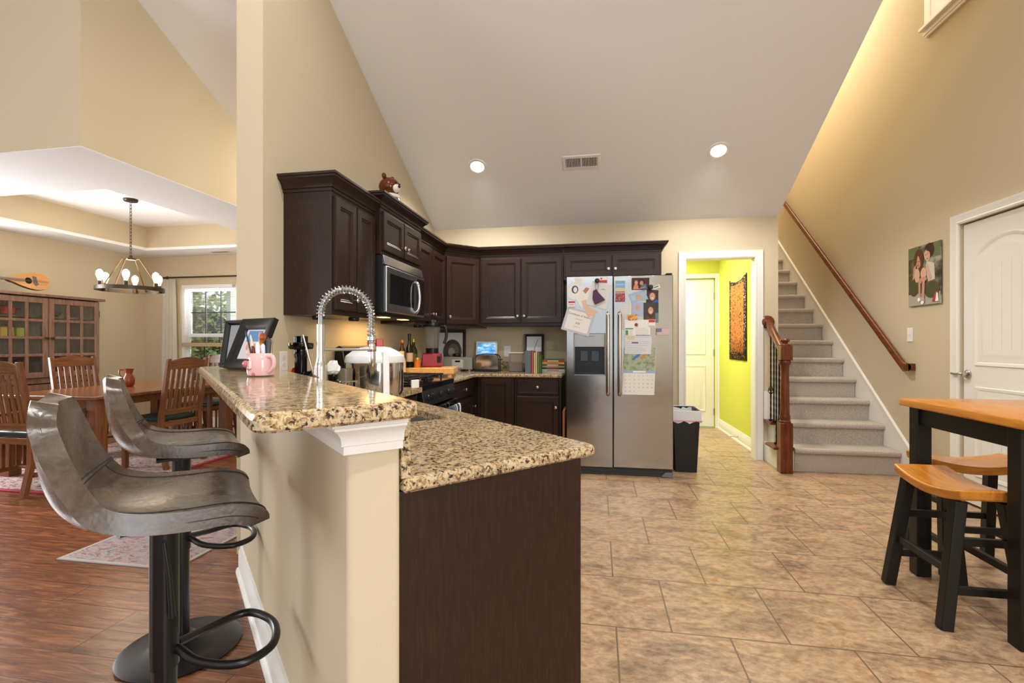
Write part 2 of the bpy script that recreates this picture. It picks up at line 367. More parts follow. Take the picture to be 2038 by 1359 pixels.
# wall between stairs and laundry, and above the vault edge
b = bm_(); extrude(b, [(YB+.12, 0), (9.0, 0), (9.0, 5.4), (.2, 5.4), (.2, cz(.2)+.04), (YB-.01, cz(YB)+.05), (YB+.115, cz(YB)+.05)], 'x', 1.69, 1.80); struct('wall_stair_left', b, WALL)
b = bm_(); box(b, (1.6, 9.0, 0), (2.9, 9.1, 5.4)); struct('wall_stair_far', b, WALL)
b = bm_(); box(b, (1.675, YB+.12, 0), (1.69, 7.17, 2.45)); struct('wall_laundry_right', b, LIME)
b = bm_(); gridwall(b, 'y', 7.17, 7.29, [-.3, 1.675], [0, 2.45], [(.86, 1.625, 0, 2.10)]); struct('wall_laundry_back', b, LIME)
b = bm_(); box(b, (-.3, YB+.12, 0), (-.2, 7.17, 2.45)); struct('wall_laundry_left', b, LIME)
b = bm_(); box(b, (-.3, YB+.12, 2.45), (1.69, 7.29, 2.5)); struct('ceiling_laundry', b, CEIL)
# vaulted ceiling
b = bm_(); P = [(YB+.1, cz(YB+.1)), (.2, cz(.2)), (-4.7, cz(.2)-.4*4.9), (-4.7, cz(.2)-.4*4.9+.08), (.2, cz(.2)+.08), (YB+.1, cz(YB+.1)+.08)]
extrude(b, P, 'x', -3.34, 1.80); Q = [(2.62, cz(2.62))]+P[1:5]+[(2.62, cz(2.62)+.08)]; extrude(b, Q, 'x', -7.2, -3.34); struct('ceiling', b, CEIL)
b = bm_(); box(b, (1.69, -4.7, 5.4), (4.1, 9.1, 5.5)); struct('ceiling_stair', b, CEIL)
# rear and side walls of the great room, out of the picture
b = bm_(); gridwall(b, 'y', -4.7, -4.6, [-7.2, 2.9], [0, 5.5], [(-2.8, 1.0, .3, 3.1)]); struct('wall_rear', b, WALL)
b = bm_(); gridwall(b, 'x', -7.3, -7.2, [-4.7, 6.15], [0, 5.5], [(-3.0, -.2, .5, 2.7)]); struct('wall_side', b, WALL)
# header walls over the dining opening (one L-shaped drywall beam)
HX, HY, HZ = -3.235, 2.556, 2.44
b = bm_(); extrude(b, [(HY, HZ), (YB, HZ), (YB, cz(YB)+.03), (HY, cz(HY)+.03)], 'x', HX-.12, HX); box(b, (-7.2, HY, HZ), (HX-.12, HY+.12, cz(HY)-.05)); struct('wall_header', b, WALL)
# dining room walls and tray ceiling
DX, DY = -6.5, 6.03
b = bm_(); box(b, (DX-.1, HY+.12, 0), (DX, DY, 2.44)); struct('wall_dining_left', b, WALL)
WX0, WX1, WZ0, WZ1 = -5.90, -4.98, .55, 2.03
b = bm_(); gridwall(b, 'y', DY, DY+.12, [DX-.1, HX], [0, 2.44], [(WX0, WX1, WZ0, WZ1)]); struct('wall_dining_back', b, WALL)
b = bm_(); box(b, (HX-.12, YB, 0), (HX, DY, 2.44)); struct('wall_hall_left', b, WALL)
TX0, TX1, TY0, TY1, TZ = -5.98, -3.93, 3.30, 5.57, 2.75
b = bm_()
for a, c in (((DX, HY+.002), (TX0, DY)), ((TX1, HY+.002), (HX-.002, DY)), ((TX0, HY+.002), (TX1, TY0)), ((TX0, TY1), (TX1, DY))): box(b, (a[0], a[1], 2.435), (c[0], c[1], 2.47))
struct('ceiling_dining_border', b, CEIL)
b = bm_(); box(b, (TX0-.06, TY0-.06, TZ), (TX1+.06, TY1+.06, TZ+.05)); struct('ceiling_dining_tray', b, CEIL)
b = bm_()
for a, c in (((TX0-.06, TY0), (TX0, TY1)), ((TX1, TY0), (TX1+.06, TY1)), ((TX0, TY0-.06), (TX1, TY0)), ((TX0, TY1), (TX1, TY1+.06))): box(b, (a[0], a[1], 2.47), (c[0], c[1], TZ))
struct('wall_dining_tray', b, WALL)

# baseboards
BASE = [(0, 0), (.028, 0), (.028, .012), (.022, .025), (.016, .028), (.016, .11), (.008, .125), (.008, .135), (0, .137)]
def skirt(name, path):
    b = bm_(); sweep(b, path, BASE); return struct(name, b, TRIM, angle=30)
skirt('baseboard_laundry', [(1.675, 7.17), (1.675, YB+.13)])
skirt('baseboard_dining_left', [(DX, HY+.2), (DX, DY)][::1]); skirt('baseboard_dining_back', [(DX, DY), (HX-.12, DY)])
# pony wall under the bar
pony = [PB(1.003, .293), PB(1.003, .407), PB(2.85, .407), PB(2.93, .293)]
b = bm_(); prism(b, [p[:2] for p in pony], 0, 1.026); struct('wall_peninsula', b, WALL, bev=.012, seg=3)
skirt('baseboard_peninsula', [PB(2.86, .293)[:2], PB(1.003, .293)[:2], PB(1.003, .405)[:2]])
b = bm_(); sweep(b, [PB(2.80, .293)[:2], PB(1.003, .293)[:2], PB(1.003, .407)[:2]],
    [(0, .955), (.012, .955), (.012, .972), (.018, .974), (.018, .98), (.02, .99), (.028, 1.002), (.036, 1.008), (.036, 1.013), (.042, 1.015), (.042, 1.0255), (0, 1.0255)]); struct('trim_bar', b, TRIM, angle=30)

# ------------------------------------------------------------------ doors, casings, window
def casing(name, w, h, loc, rz, cw=.07, parent=None):
    """door casing in local x (0..w opening), front towards -y"""
    b = bm_(); prof = [(0, 0), (0, .012), (.012, .018), (.022, .012), (.05, .016), (.062, .022), (cw, .022), (cw, 0)]
    pts = [(0, 0), (0, h), (w, h), (w, 0)]; L = []
    for i, (x, z) in enumerate(pts):
        sx = -1 if i < 2 else 1; sz = 1 if i in (1, 2) else 0
        L.append([b.verts.new((x+sx*o, -d, z+sz*o)) for o, d in prof])
    for a, c in zip(L, L[1:]):
        for j in range(len(prof)): b.faces.new((a[j], a[(j+1) % len(prof)], c[(j+1) % len(prof)], c[j]))
    b.faces.new(L[0]); b.faces.new(L[-1][::-1])
    o = struct(name, b, TRIM, parent, angle=30); o.location = loc; o.rotation_euler = (0, 0, rz); return o
def arch(x0, x1, z0, z1, rise, n=12):
    p = [(x0, z0), (x1, z0), (x1, z1-rise)]
    for i in range(1, n): t = i/n; p.append((x1+(x0-x1)*t, z1-rise+rise*sin(pi*t)))
    return p+[(x0, z1-rise)]
def leaf(name, w, h, loc, rz, m, handle_x=None, hinge_x=None):
    """two-panel arch top door, face towards -y"""
    root = bpy.data.objects.new(name, None); COL.objects.link(root); root['kind'] = 'structure'; root.location = loc; root.rotation_euler = (0, 0, rz)
    b = bm_(); box(b, (.003, 0, .01), (w-.003, .035, h)); f = lambda p, d: (p[0], -d, p[1]); s = .115
    st = [(0, 0), (.004, .008), (.018, .006), (.030, -.0), (.032, .001), (.055, .001), (.075, .007), (.085, .007)]
    for poly in (arch(s, w-s, 1.02, h-.13, .10), [(s, .22), (w-s, .22), (w-s, .87), (s, .87)]):
        relief(b, poly, st, f)
        for k in range(1, 5):
            x = s+.085+(w-2*s-.17)*k/5; z0 = min(p[1] for p in poly)+.11; z1 = max(p[1] for p in poly)-.2; box(b, (x-.002, -.0075, z0), (x+.002, -.0085, z1))
    obj('slab', b, m, root, angle=25)
    if handle_x is not None:
        b = bm_(); lathe(b, [(.033, 0), (.033, .008), (.026, .014), (.012, .018), (.012, .045), (.001, .046)], (handle_x, 0, .955), 20, axis='-y')
        d = 1 if handle_x > w/2 else -1
        tube(b, bez([(handle_x, -.042, .955), (handle_x+d*.02, -.048, .957), (handle_x+d*.06, -.048, .952), (handle_x+d*.10, -.047, .957)], 5), .009, 10); obj('door_handle', b, NICKEL, root)
    if hinge_x is not None:
        for z in (.22, 1.05, 1.85):
            b = bm_(); cyl(b, (hinge_x, -.012, z-.045), (hinge_x, -.012, z+.045), .007, 10); box(b, (hinge_x-.01, -.006, z-.045), (hinge_x+.012, 0, z+.045)); obj('hinge', b, NICKEL, root)
    return root
# closet door on the right wall: local x runs to -Y
leaf('door_1', .795, 2.065, (XR+.02, 4.16, 0), R(-90), DOORW, handle_x=.05)
casing('trim_1', .805, 2.075, (XR, 4.165, 0), R(-90))
leaf('door_2', .755, 2.09, (.865, 7.21, .006), 0, DOORW, hinge_x=.752)
casing('trim_2', .765, 2.10, (.86, 7.17, 0), 0, .055)
casing('trim_3', .669, 2.06, (.909, YB, 0), 0, .075)
b = bm_(); box(b, (.895, YB-.001, 0), (.909, YB+.125, 2.06)); box(b, (1.578, YB-.001, 0), (1.592, YB+.125, 2.06)); box(b, (.909, YB-.001, 2.06), (1.578, YB+.125, 2.074)); struct('trim_4', b, TRIM)
# loft opening trim
b = bm_(); box(b, (XR-.03, 4.485, 3.79), (XR+.14, 4.44, 4.95))
box(b, (XR-.018, 4.49, 3.79), (XR, 4.54, 4.95)); box(b, (XR-.05, 2.8, 3.765), (XR+.14, 4.56, 3.79)); box(b, (XR-.02, 2.8, 3.70), (XR, 4.53, 3.765)); box(b, (XR-.028, 2.8, 3.72), (XR, 4.54, 3.735)); struct('trim_5', b, TRIM, bev=.003)
# dining window
wn = bpy.data.objects.new('window_1', None); COL.objects.link(wn); wn['kind'] = 'structure'; wn.location = (WX0, DY, WZ0)
ww, wh = WX1-WX0, WZ1-WZ0
b = bm_()
for a, c in (((0, .02, 0), (.045, .10, wh)), ((ww-.045, .02, 0), (ww, .10, wh)), ((.045, .02, 0), (ww-.045, .10, .045)), ((.045, .02, wh-.05), (ww-.045, .10, wh))): box(b, a, c)
obj('window_frame', b, WHITE, wn, bev=.003)
zm = 1.30-WZ0
for nm, z0, z1, y in (('sash', zm-.02, wh-.05, .075), ('sash', .045, zm+.02, .05)):
    b = bm_()
    for a, c in (((.045, y, z0), (.09, y+.03, z1)), ((ww-.09, y, z0), (ww-.045, y+.03, z1)), ((.09, y, z0), (ww-.09, y+.03, z0+.045)), ((.09, y, z1-.045), (ww-.09, y+.03, z1))): box(b, a, c)
    sh = obj(nm, b, WHITE, wn, bev=.002)
    b = bm_(); box(b, (.09, y+.012, z0+.045), (ww-.09, y+.016, z1-.045)); obj('pane', b, PANE, sh)
    b = bm_()
    for k in (1, 2): x = .09+(ww-.18)*k/3; box(b, (x-.008, y+.008, z0+.045), (x+.008, y+.020, z1-.045))
    zc = (z0+z1)/2; box(b, (.09, y+.009, zc-.008), (ww-.09, y+.019, zc+.008)); obj('muntin', b, mat('dark_muntin', '34373a', .5), sh)
b = bm_(); box(b, (-.03, -.035, -.03), (ww+.03, .02, 0)); obj('window_sill', b, TRIM, wn, bev=.004)
t = thing('window_blind', 'white mini blind drawn half way down the dining window', 'blind', (WX0+.05, DY-.02, WZ1-.06))
b = bm_(); box(b, (0, -.02, 0), (ww-.10, .02, .045)); obj('headrail', b, WHITE, t, bev=.003)
b = bm_()
for k in range(32): z = -.03-k*.0235; bar(b, (0, 0, z), (ww-.10, 0, z), .0012, .022, (0, 1, .06))
obj('slats', b, WHITE, t)
b = bm_(); box(b, (0, -.016, -.83), (ww-.10, .016, -.775)); obj('bottom_rail', b, mat('blind_bottom_rail', 'b9a586', .5), t, bev=.003)
b = bm_()
for x in (.15, ww/2-.05, ww-.25): cyl(b, (x, -.013, -.8), (x, -.013, 0), .0012, 6)
obj('cord', b, WHITE, t)

# ------------------------------------------------------------------ kitchen cabinets
def knob(bm, c):
    lathe(bm, [(.006, 0), (.006, .012), (.015, .018), (.017, .024), (.013, .030), (.004, .032)], c, 16, axis='-y')
DOORSTEP = [(0, -.001), (0, .017), (.004, .020), (.050, .020), (.056, .015), (.062, .014), (.068, .010)]
def cab_door(root, x0, z0, x1, z1, y, kn=None, name='door', steps=DOORSTEP):
    b = bm_(); relief(b, [(x0, z0), (x1, z0), (x1, z1), (x0, z1)], steps, lambda p, h: (p[0], y-h, p[1])); d = obj(name, b, DARK, root, angle=20)
    if kn:
        b = bm_(); knob(b, (kn[0], y-.02, kn[1])); obj('knob', b, NICKEL, d)
    return d
CROWN = [(0, 0), (.006, 0), (.006, .016), (.014, .02), (.016, .03), (.024, .045), (.04, .062), (.052, .068), (.052, .078), (.06, .082), (.06, .095), (0, .095)]
def upper(label, loc, rz, w, d, h, ndoors, knobs='in', ret=(False, False), body=None, crown=True):
    t = thing('wall_cabinet', label, 'cabinet', loc, rz, None)
    b = bm_(); box(b, (.001, -d, 0), (w-.001, -.002, h)); obj('cabinet_body', b, DARK, t, bev=.002)
    g = .018; dw = (w-2*g-(ndoors-1)*.012)/ndoors
    for k in range(ndoors):
        x0 = g+k*(dw+.012); kx = (x0+dw-.028 if k == 0 else x0+.028) if ndoors == 2 else x0+.028
        cab_door(t, x0, .03, x0+dw, h-.045, -d, (kx, .10))
    if crown:
        b = bm_(); p = []
        if ret[0]: p.append((0, -.001))
        p += [(0, -d), (w, -d)]
        if ret[1]: p.append((w, -.001))
        # outward is to the right of travel: walk from left to right along the front
        sweep(b, p, [(o, h-.02+z) for o, z in CROWN]); obj('crown_moulding', b, DARK, t, angle=25)
    return t
ZU, ZT = 1.35, 2.09
upper('tall dark wall cabinet nearest the bar, its plain side facing the room', (XL, 2.585, ZU), R(90), .545, .31, ZT-ZU, 2, ret=(True, False))
upper('short dark two-door cabinet above the microwave, set a little higher', (XL, 3.132, 1.80), R(90), .756, .355, 2.145-1.80, 2, ret=(True, True))
upper('narrow dark two-door wall cabinet between microwave and corner cabinet', (XL, 3.89, ZU), R(90), .79, .31, ZT-ZU+.01, 2)
t = thing('wall_cabinet', 'dark corner wall cabinet with a single angled door', 'cabinet', (XL, 5.288, ZU), 0)
b = bm_(); prism(b, [(.002, -.002), (.002, -.606), (.31, -.606), (.608, -.308), (.608, -.002)], 0, ZT-ZU+.02); obj('cabinet_body', b, DARK, t)
b = bm_(); M = Matrix.Translation((.31, -.606, 0)) @ Matrix.Rotation(R(45), 4, 'Z'); wd = .4214
relief(b, [(.02, .03), (wd-.02, .03), (wd-.02, ZT-ZU-.03), (.02, ZT-ZU-.03)], DOORSTEP, lambda p, h: M @ Vector((p[0], -h, p[1]))); dr = obj('door', b, DARK, t, angle=20)
b = bm_(); lathe(b, [(.006, 0), (.006, .012), (.015, .018), (.017, .024), (.013, .030), (.004, .032)], (.05, -.02, .10), 16, axis='-y'); bmesh.ops.transform(b, matrix=M, verts=b.verts); obj('knob', b, NICKEL, dr)
b = bm_(); sweep(b, [(.31, -.606), (.608, -.308)], [(o, ZT-ZU+z) for o, z in CROWN]); obj('crown_moulding', b, DARK, t, angle=25)
upper('wide dark two-door wall cabinet over the books and toaster', (-1.22, 5.288, 1.365), 0, .878, .31, 2.115-1.365, 2)
upper('shallow dark two-door cabinet directly above the refrigerator', (-.34, 5.288, 1.83), 0, .965, .315, 2.115-1.83, 2, ret=(False, True))
# under-cabinet puck lights
puck = None
for (x, y), lb in (((-1.70, 2.74), 'black puck light under the tall cabinet, close to the wall end'), ((-1.58, 2.96), 'black puck light under the tall cabinet by the faucet spout'), ((-1.62, 4.2), 'small black puck light under the narrow cabinet above the blender')):
    b = bm_(); lathe(b, [(.034, 0), (.036, -.012), (.030, -.022), (.001, -.022)], (0, 0, 0), 20)
    one('puck_light', b, BLKPL, lb, 'light', (x, y, ZU), group='under-cabinet puck lights')

# base cabinets
CT = .885            # worktop height
KZ = CT-.032
def base_cab(label, loc, rz, w, d, drawer=True, kright=True, door=True):
    t = thing('base_cabinet', label, 'cabinet', loc, rz)
    b = bm_(); box(b, (.001, -d, .10), (w-.001, -.002, KZ)); box(b, (.001, -d+.06, .003), (w-.001, -.002, .10)); obj('cabinet_body', b, DARK, t, bev=.002)
    g = .025; zt = KZ-.02
    if drawer:
        dr = cab_door(t, g, zt-.145, w-g, zt, -d, (w/2, zt-.0725), 'drawer', [(0, -.001), (0, .015), (.006, .02), (.02, .02), (.024, .017)]); zt -= .165
    if door: cab_door(t, g, .12, w-g, zt, -d, ((w-g-.03 if kright else g+.03), zt-.10) if kright is not None else None)
    return t
base_cab('dark base cabinet with drawer and door beside the refrigerator', (-.80, 5.288, 0), 0, .46, .61)
base_cab('dark base cabinet with one narrow door in the corner of the counter', (-1.165, 5.288, 0), 0, .36, .61, drawer=False, kright=None)
base_cab('dark base cabinet with drawer between the stove and the counter corner', (XL, 3.90, 0), R(90), .77, .61, drawer=True)
base_cab('dark base cabinet between the peninsula and the stove', (XL, 2.63, 0), R(90), .49, .61, drawer=True)
# peninsula cabinet with its plain end panel
t = thing('peninsula_cabinet', 'dark peninsula cabinet with a plain end panel facing the camera', 'cabinet', PB(1.02, .42), R(45))
b = bm_(); box(b, (-.0115, 0, .003), (.535, .02, KZ)); obj('end_panel', b, DARK, t, bev=.002)
b = bm_(); box(b, (0, .021, .10), (.515, 1.55, KZ-.27)); box(b, (0, .021, .10), (.515, .62, KZ)); box(b, (0, .021, .003), (.46, 1.55, .10)); obj('cabinet_body', b, DARK, t)
b = bm_(); box(b, (.516, .021, .11), (.535, .62, KZ-.01)); obj('face_frame', b, DARK, t, bev=.002)

# worktops
def slab(bm, poly, z0, z1, r=.012):
    L = []
    for d, z in ((.006, z0), (0, z0+.006), (0, z1-r), (r*.3, z1-r*.3), (r, z1)):
        L.append([bm.verts.new((x, y, z)) for x, y in inset(poly, d)])
    n = len(poly); bm.faces.new(L[0][::-1]); bm.faces.new(L[-1])
    for a, c in zip(L, L[1:]):
        for i in range(n): bm.faces.new((a[i], a[(i+1) % n], c[(i+1) % n], c[i]))
pb = lambda a, b_: PB(a, b_)[:2]
def rnd(p, q, s, r=.03, n=4):
    """round the corner q between p and s"""
    p, q, s = Vector(p), Vector(q), Vector(s); u = (p-q).normalized(); v = (s-q).normalized(); A = q+u*r; B = q+v*r
    return [tuple((1-t)**2*A+2*t*(1-t)*q+t*t*B) for t in (i/n for i in range(n+1))]
# bar top
raw = [pb(.895, .107), pb(2.46, .107), (-1.99, 2.14), (-1.99, 2.405), (-1.835, 2.405), (-1.825, 2.41), (-1.822, 2.415), pb(.925, .421)]
barp = rnd(raw[-1], raw[0], raw[1], .05)+rnd(raw[0], raw[1], raw[2], .03)+raw[2:4]+[(-1.826, 2.405)]+rnd((-1.826, 2.405), raw[-1], raw[0], .03)
b = bm_(); slab(b, barp, 1.028, 1.063, .013); one('bar_counter', b, GRAN, 'raised speckled granite bar top on the half wall behind the stools', 'countertop', angle=12)
# L-shaped lower worktop of the peninsula and stove side, with the sink cut out
t = thing('countertop', 'lower speckled granite worktop of the peninsula below the bar', 'countertop', PB(1.0, .42, CT))
pen = [pb(.995, .410), pb(2.82, .410), (XL+.003, 2.43), (XL+.003, 3.128), (-1.17, 3.128), (-1.17, 2.615), pb(1.02, 1.023)]
SK = (1.73, 2.42, .53, .90)
A0, A1, B0, B1 = SK
b = bm_()
for poly in ([pb(.995, .410), pb(A0, .410), pb(A0, 1.023)]+rnd(pb(A0, 1.023), pb(1.02, 1.023), pb(.995, .41), .03)+[],):
    slab(b, poly[:], KZ, CT)
for poly in ([pb(A0, .410), pb(A1, .410), pb(A1, B0), pb(A0, B0)], [pb(A0, B1), pb(A1, B1), pb(A1, 1.023), pb(A0, 1.023)], [pb(A1, .410), pb(2.82, .410), (XL+.003, 2.44), (XL+.003, 3.128), (-1.17, 3.128), (-1.17, 2.615), pb(A1, 1.023)]):
    prism(b, poly, KZ, CT)
obj('slab', b, GRAN, t, world=True, angle=12)
b = bm_(); prism(b, [pb(1.004, .4085), pb(2.78, .4085), pb(2.78, .43), pb(1.004, .43)], CT, 1.0275); obj('backsplash', b, GRAN, t, world=True)
b = bm_(); box(b, (XL+.002, 2.56, CT+.001), (XL+.022, 3.128, CT+.10)); obj('backsplash', b, GRAN, t, world=True)
t = thing('countertop', 'speckled granite worktop along the back wall under the toaster and books', 'countertop', (-1.17, 4.66, CT))
cp = [(XL+.003, 3.895), (-1.17, 3.895)]+rnd((-1.17, 3.895), (-1.17, 4.645), (-.34, 4.645), .10, 6)+[(-.335, 4.645), (-.335, 5.287), (XL+.003, 5.287)]
b = bm_(); slab(b, cp, KZ, CT); obj('slab', b, GRAN, t, world=True, angle=12)
b = bm_(); box(b, (XL+.003, 5.267, CT), (-.335, 5.287, CT+.10)); box(b, (XL+.003, 3.895, CT), (XL+.023, 5.267, CT+.10)); obj('backsplash', b, GRAN, t, world=True)
# sink
b = bm_()
o_ = [(0, 0), (B1-B0, 0), (B1-B0, A1-A0), (0, A1-A0)]
L = [[b.verts.new((x, y, z)) for x, y in inset(o_, d)] for d, z in ((0.0, .0), (.004, -.004), (.012, -.18), (.04, -.2), (.15, -.203))]
for a, c in zip(L, L[1:]):
    for i in range(4): b.faces.new((a[i], a[(i+1) % 4], c[(i+1) % 4], c[i]))
b.faces.new(L[-1]); one('sink', b, STEEL, 'stainless sink set into the peninsula worktop below the bar', 'sink', PB(A0, B0, KZ), R(45), solid=.003)

# faucet
t = thing('faucet', 'tall chrome spring-neck kitchen faucet behind the bar', 'faucet', PB(1.985, .475, CT), R(45))
b = bm_(); lathe(b, [(.030, 0), (.030, .008), (.024, .014), (.024, .20), (.020, .215), (.016, .235), (.015, .25), (.015, .37), (.001, .37)], (0, 0, 0), 24); obj('faucet_body', b, CHROME, t)
ctr = Vector((.10, 0, .41)); path = [Vector((0, 0, .36)), Vector((0, 0, .40))]+[Vector((.10-.10*cos(R(a)), 0, .415+.10*sin(R(a)))) for a in range(0, 181, 12)]+[Vector((.2, 0, .36)), Vector((.203, 0, .30)), Vector((.205, 0, .27))]
b = bm_(); tube(b, path, .009, 12); obj('hose', b, mat('grey_hose', '8f9296', .35, .6), t)
dense = bez(path[1:-1], 10); tot = [0]
for p, q in zip(dense, dense[1:]): tot.append(tot[-1]+(q-p).length)
b = bm_(); pts = []; N = 34*14
for i in range(N+1):
    s = tot[-1]*i/N; k = max(j for j in range(len(tot)) if tot[j] <= s+1e-9); k = min(k, len(dense)-2); f = (s-tot[k])/max(1e-6, tot[k+1]-tot[k]); p = dense[k].lerp(dense[k+1], f)
    T = (dense[k+1]-dense[k]).normalized(); Nn = T.cross(Vector((0, 1, 0))).normalized(); a = 2*pi*i/14; pts.append(p+(Nn*cos(a)+Vector((0, 1, 0))*sin(a))*.0155)
tube(b, pts, .0022, 6); obj('spring', b, CHROME, t)
b = bm_(); lathe(b, [(.018, .31), (.018, .325), (.012, .33), (.001, .33)], (.203, 0, 0), 18); lathe(b, [(.011, .20), (.013, .21), (.013, .29), (.010, .30), (.001, .3)], (.205, 0, 0), 18); obj('spray_head', b, CHROME, t)
b = bm_(); cyl(b, (0, 0, .272), (.20, 0, .272), .006, 12); lathe(b, [(.016, .262), (.018, .266), (.018, .282), (.016, .286), (.001, .286)], (.203, 0, 0), 18); obj('docking_arm', b, CHROME, t)
b = bm_(); cyl(b, (0, .025, .15), (0, .06, .15), .012, 12); cyl(b, (-.01, .052, .15), (-.055, .052, .33), .0045, 10, .004); obj('handle', b, CHROME, t)

# ------------------------------------------------------------------ microwave, stove
t = thing('microwave', 'stainless over-range microwave under the short cabinet', 'microwave', (XL, 3.137, 1.375), R(90))
w, d, h = .746, .37, .42
b = bm_(); box(b, (0, -d, .02), (w, -.003, h)); obj('casing', b, mat('dark_appliance', '1c1d1f', .4), t, bev=.003)
b = bm_(); extrude(b, [(-d-.02, h-.065), (-d, h-.065), (-d, h), (-d-.004, h)], 'x', 0, w); obj('vent_grille', b, STEEL, t, bev=.002)
b = bm_(); box(b, (0, -d-.03, .025), (w*.99, -d-.001, h-.075)); dr = obj('door', b, STEEL, t, bev=.006)
b = bm_(); box(b, (.05, -d-.032, .085), (.50, -d-.029, h-.12)); obj('glass', b, BLKGL, dr, bev=.002)
b = bm_(); box(b, (.565, -d-.032, .04), (.73, -d-.029, h-.09)); obj('control_panel', b, BLKGL, t, bev=.002)
b = bm_(); tube(b, bez([(.535, -d-.031, .05), (.53, -d-.055, .075), (.535, -d-.066, .17), (.53, -d-.055, .27), (.535, -d-.031, .295)], 6), .012, 12); obj('handle', b, CHROME, t)
b = bm_(); box(b, (.02, -d+.02, 0), (w-.02, -.02, .02)); obj('base', b, mat('dark_appliance'), t)
for x in (.16, .52): b = bm_(); box(b, (x, -d+.06, -.003), (x+.10, -d+.12, .001)); obj('lamp', b, mat('hood_lamp_glow', 'ffcf8a', .5, emit='ffb45a', es=3), t)

t = thing('stove', 'black gas stove with a striped towel on its oven handle', 'stove', (XL, 3.134, 0), R(90))
w = .752; d = .65
b = bm_(); box(b, (0, -d+.03, .06), (w, -.005, CT-.03)); obj('stove_body', b, BLKPL, t, bev=.003)
b = bm_(); box(b, (0, -d-.005, CT-.028), (w, -.005, CT+.012)); obj('cooktop', b, BLKGL, t, bev=.006)
b = bm_(); extrude(b, [(-.11, CT+.012), (-.005, CT+.012), (-.005, 1.15), (-.035, 1.165), (-.07, 1.15)], 'x', .01, w-.01); bg = obj('backguard', b, BLKGL, t, bev=.008)
b = bm_(); cyl(b, (.2, -.062, 1.06), (.2, -.105, 1.06), .001, 6); box(b, (.28, -.0985, 1.06), (.46, -.085, 1.12)); obj('clock_display', b, mat('dark_display', '20262a', .15), bg)
for gx in (.19, .563):
    b = bm_()
    for y in (-.16, -.30, -.42, -.55): bar(b, (gx-.17, y, CT+.045), (gx+.17, y, CT+.045), .012, .014)
    for x in (gx-.165, gx, gx+.165): bar(b, (x, -.15, CT+.045), (x, -.57, CT+.045), .012, .014)
    for x in (gx-.165, gx+.165):
        for y in (-.16, -.55): box(b, (x-.006, y-.006, CT+.011), (x+.006, y+.006, CT+.04))
    obj('grate', b, mat('cast_iron', '141414', .5), t, bev=.002)
    for y in (-.22, -.49):
        b = bm_(); lathe(b, [(.05, CT+.012), (.05, CT+.02), (.036, CT+.024), (.036, CT+.032), (.001, CT+.034)], (gx, y, 0), 20); obj('burner', b, mat('cast_iron'), t)
b = bm_(); extrude(b, [(-d-.005, CT-.028), (-d+.03, CT-.028), (-d+.03, CT-.15), (-d-.03, CT-.14)], 'x', .003, w-.003); pn = obj('control_panel', b, BLKPL, t, bev=.004)
for k, x in enumerate((.10, .18, .37, .56, .64)):
    b = bm_(); M = Matrix.Translation((x, -d-.017, CT-.082)) @ Matrix.Rotation(R(-12), 4, 'X')
    lathe(b, [(.024, 0), (.024, .008), (.018, .012), (.016, .03), (.001, .031)], (0, 0, 0), 20, axis='-y'); box(b, (-.004, -.038, -.017), (.004, -.028, .017)); bmesh.ops.transform(b, matrix=M, verts=b.verts); obj('knob', b, [mat('dark_knob', '3a3c40', .22, .7)], pn)
b = bm_(); box(b, (.006, -d-.03, .26), (w-.006, -d+.03, CT-.155)); od = obj('oven_door', b, BLKGL, t, bev=.008)
b = bm_(); cyl(b, (.05, -d-.075, CT-.20), (w-.05, -d-.075, CT-.20), .012, 14)
for x in (.07, w-.07): cyl(b, (x, -d-.028, CT-.20), (x, -d-.075, CT-.20), .009, 10)
obj('handle', b, BLKPL, od)
b = bm_(); box(b, (.006, -d-.025, .07), (w-.006, -d+.03, .25)); obj('drawer', b, BLKPL, t, bev=.006)
# towel over the oven handle
def towel_mat():
    m = mat('striped_towel', rough=.95); n, l, p = nodes(m); c = coords(n, l, (1, 1, 1)); s = n.new('ShaderNodeSeparateXYZ'); l.new(c.outputs[0], s.inputs[0])
    mu = n.new('ShaderNodeMath'); mu.operation = 'MULTIPLY'; mu.inputs[1].default_value = 3.1; l.new(s.outputs['X'], mu.inputs[0])
    r = ramp(n, [(0, '3c4757'), (.30, '6d7c8c'), (.34, '3c4757'), (.42, '8794a3'), (.47, '39414e'), (.56, 'dfe2e6'), (.64, '343b46'), (.76, '59636f'), (.82, 'e4e6e8'), (.92, '4a525e')], 'CONSTANT'); l.new(mu.outputs[0], r.inputs[0]); l.new(r.outputs[0], p.inputs['Base Color']); return m
b = bm_(); n_ = 16; L = []
yh, zh = -d-.075, CT-.20
prof = [(yh+.019, zh-.34), (yh+.017, zh-.15), (yh+.0165, zh-.01), (yh+.010, zh+.013), (yh, zh+.0165), (yh-.010, zh+.013), (yh-.0165, zh-.01), (yh-.019, zh-.15), (yh-.024, zh-.38)]
for i in range(n_+1):
    x = .31*i/n_; L.append([b.verts.new((x, y+.005*sin(i*1.3)*(1 if y < yh else -.0)*min(1, max(0, (zh-z)*4)), z)) for y, z in prof])
for a, c in zip(L, L[1:]):
    for j in range(len(prof)-1): b.faces.new((a[j], a[j+1], c[j+1], c[j]))
for v in b.verts: v.co.x += .38
bmesh.ops.translate(b, vec=(-.38, 0, 0), verts=b.verts)
o = one('dish_towel', b, towel_mat(), 'blue-grey striped dish towel hanging over the oven door handle', 'towel', solid=.003)
o.location = Matrix.Rotation(R(90), 3, 'Z') @ Vector((.36, 0, 0))+Vector((XL, 3.134, 0)); o.rotation_euler = (0, 0, R(90))

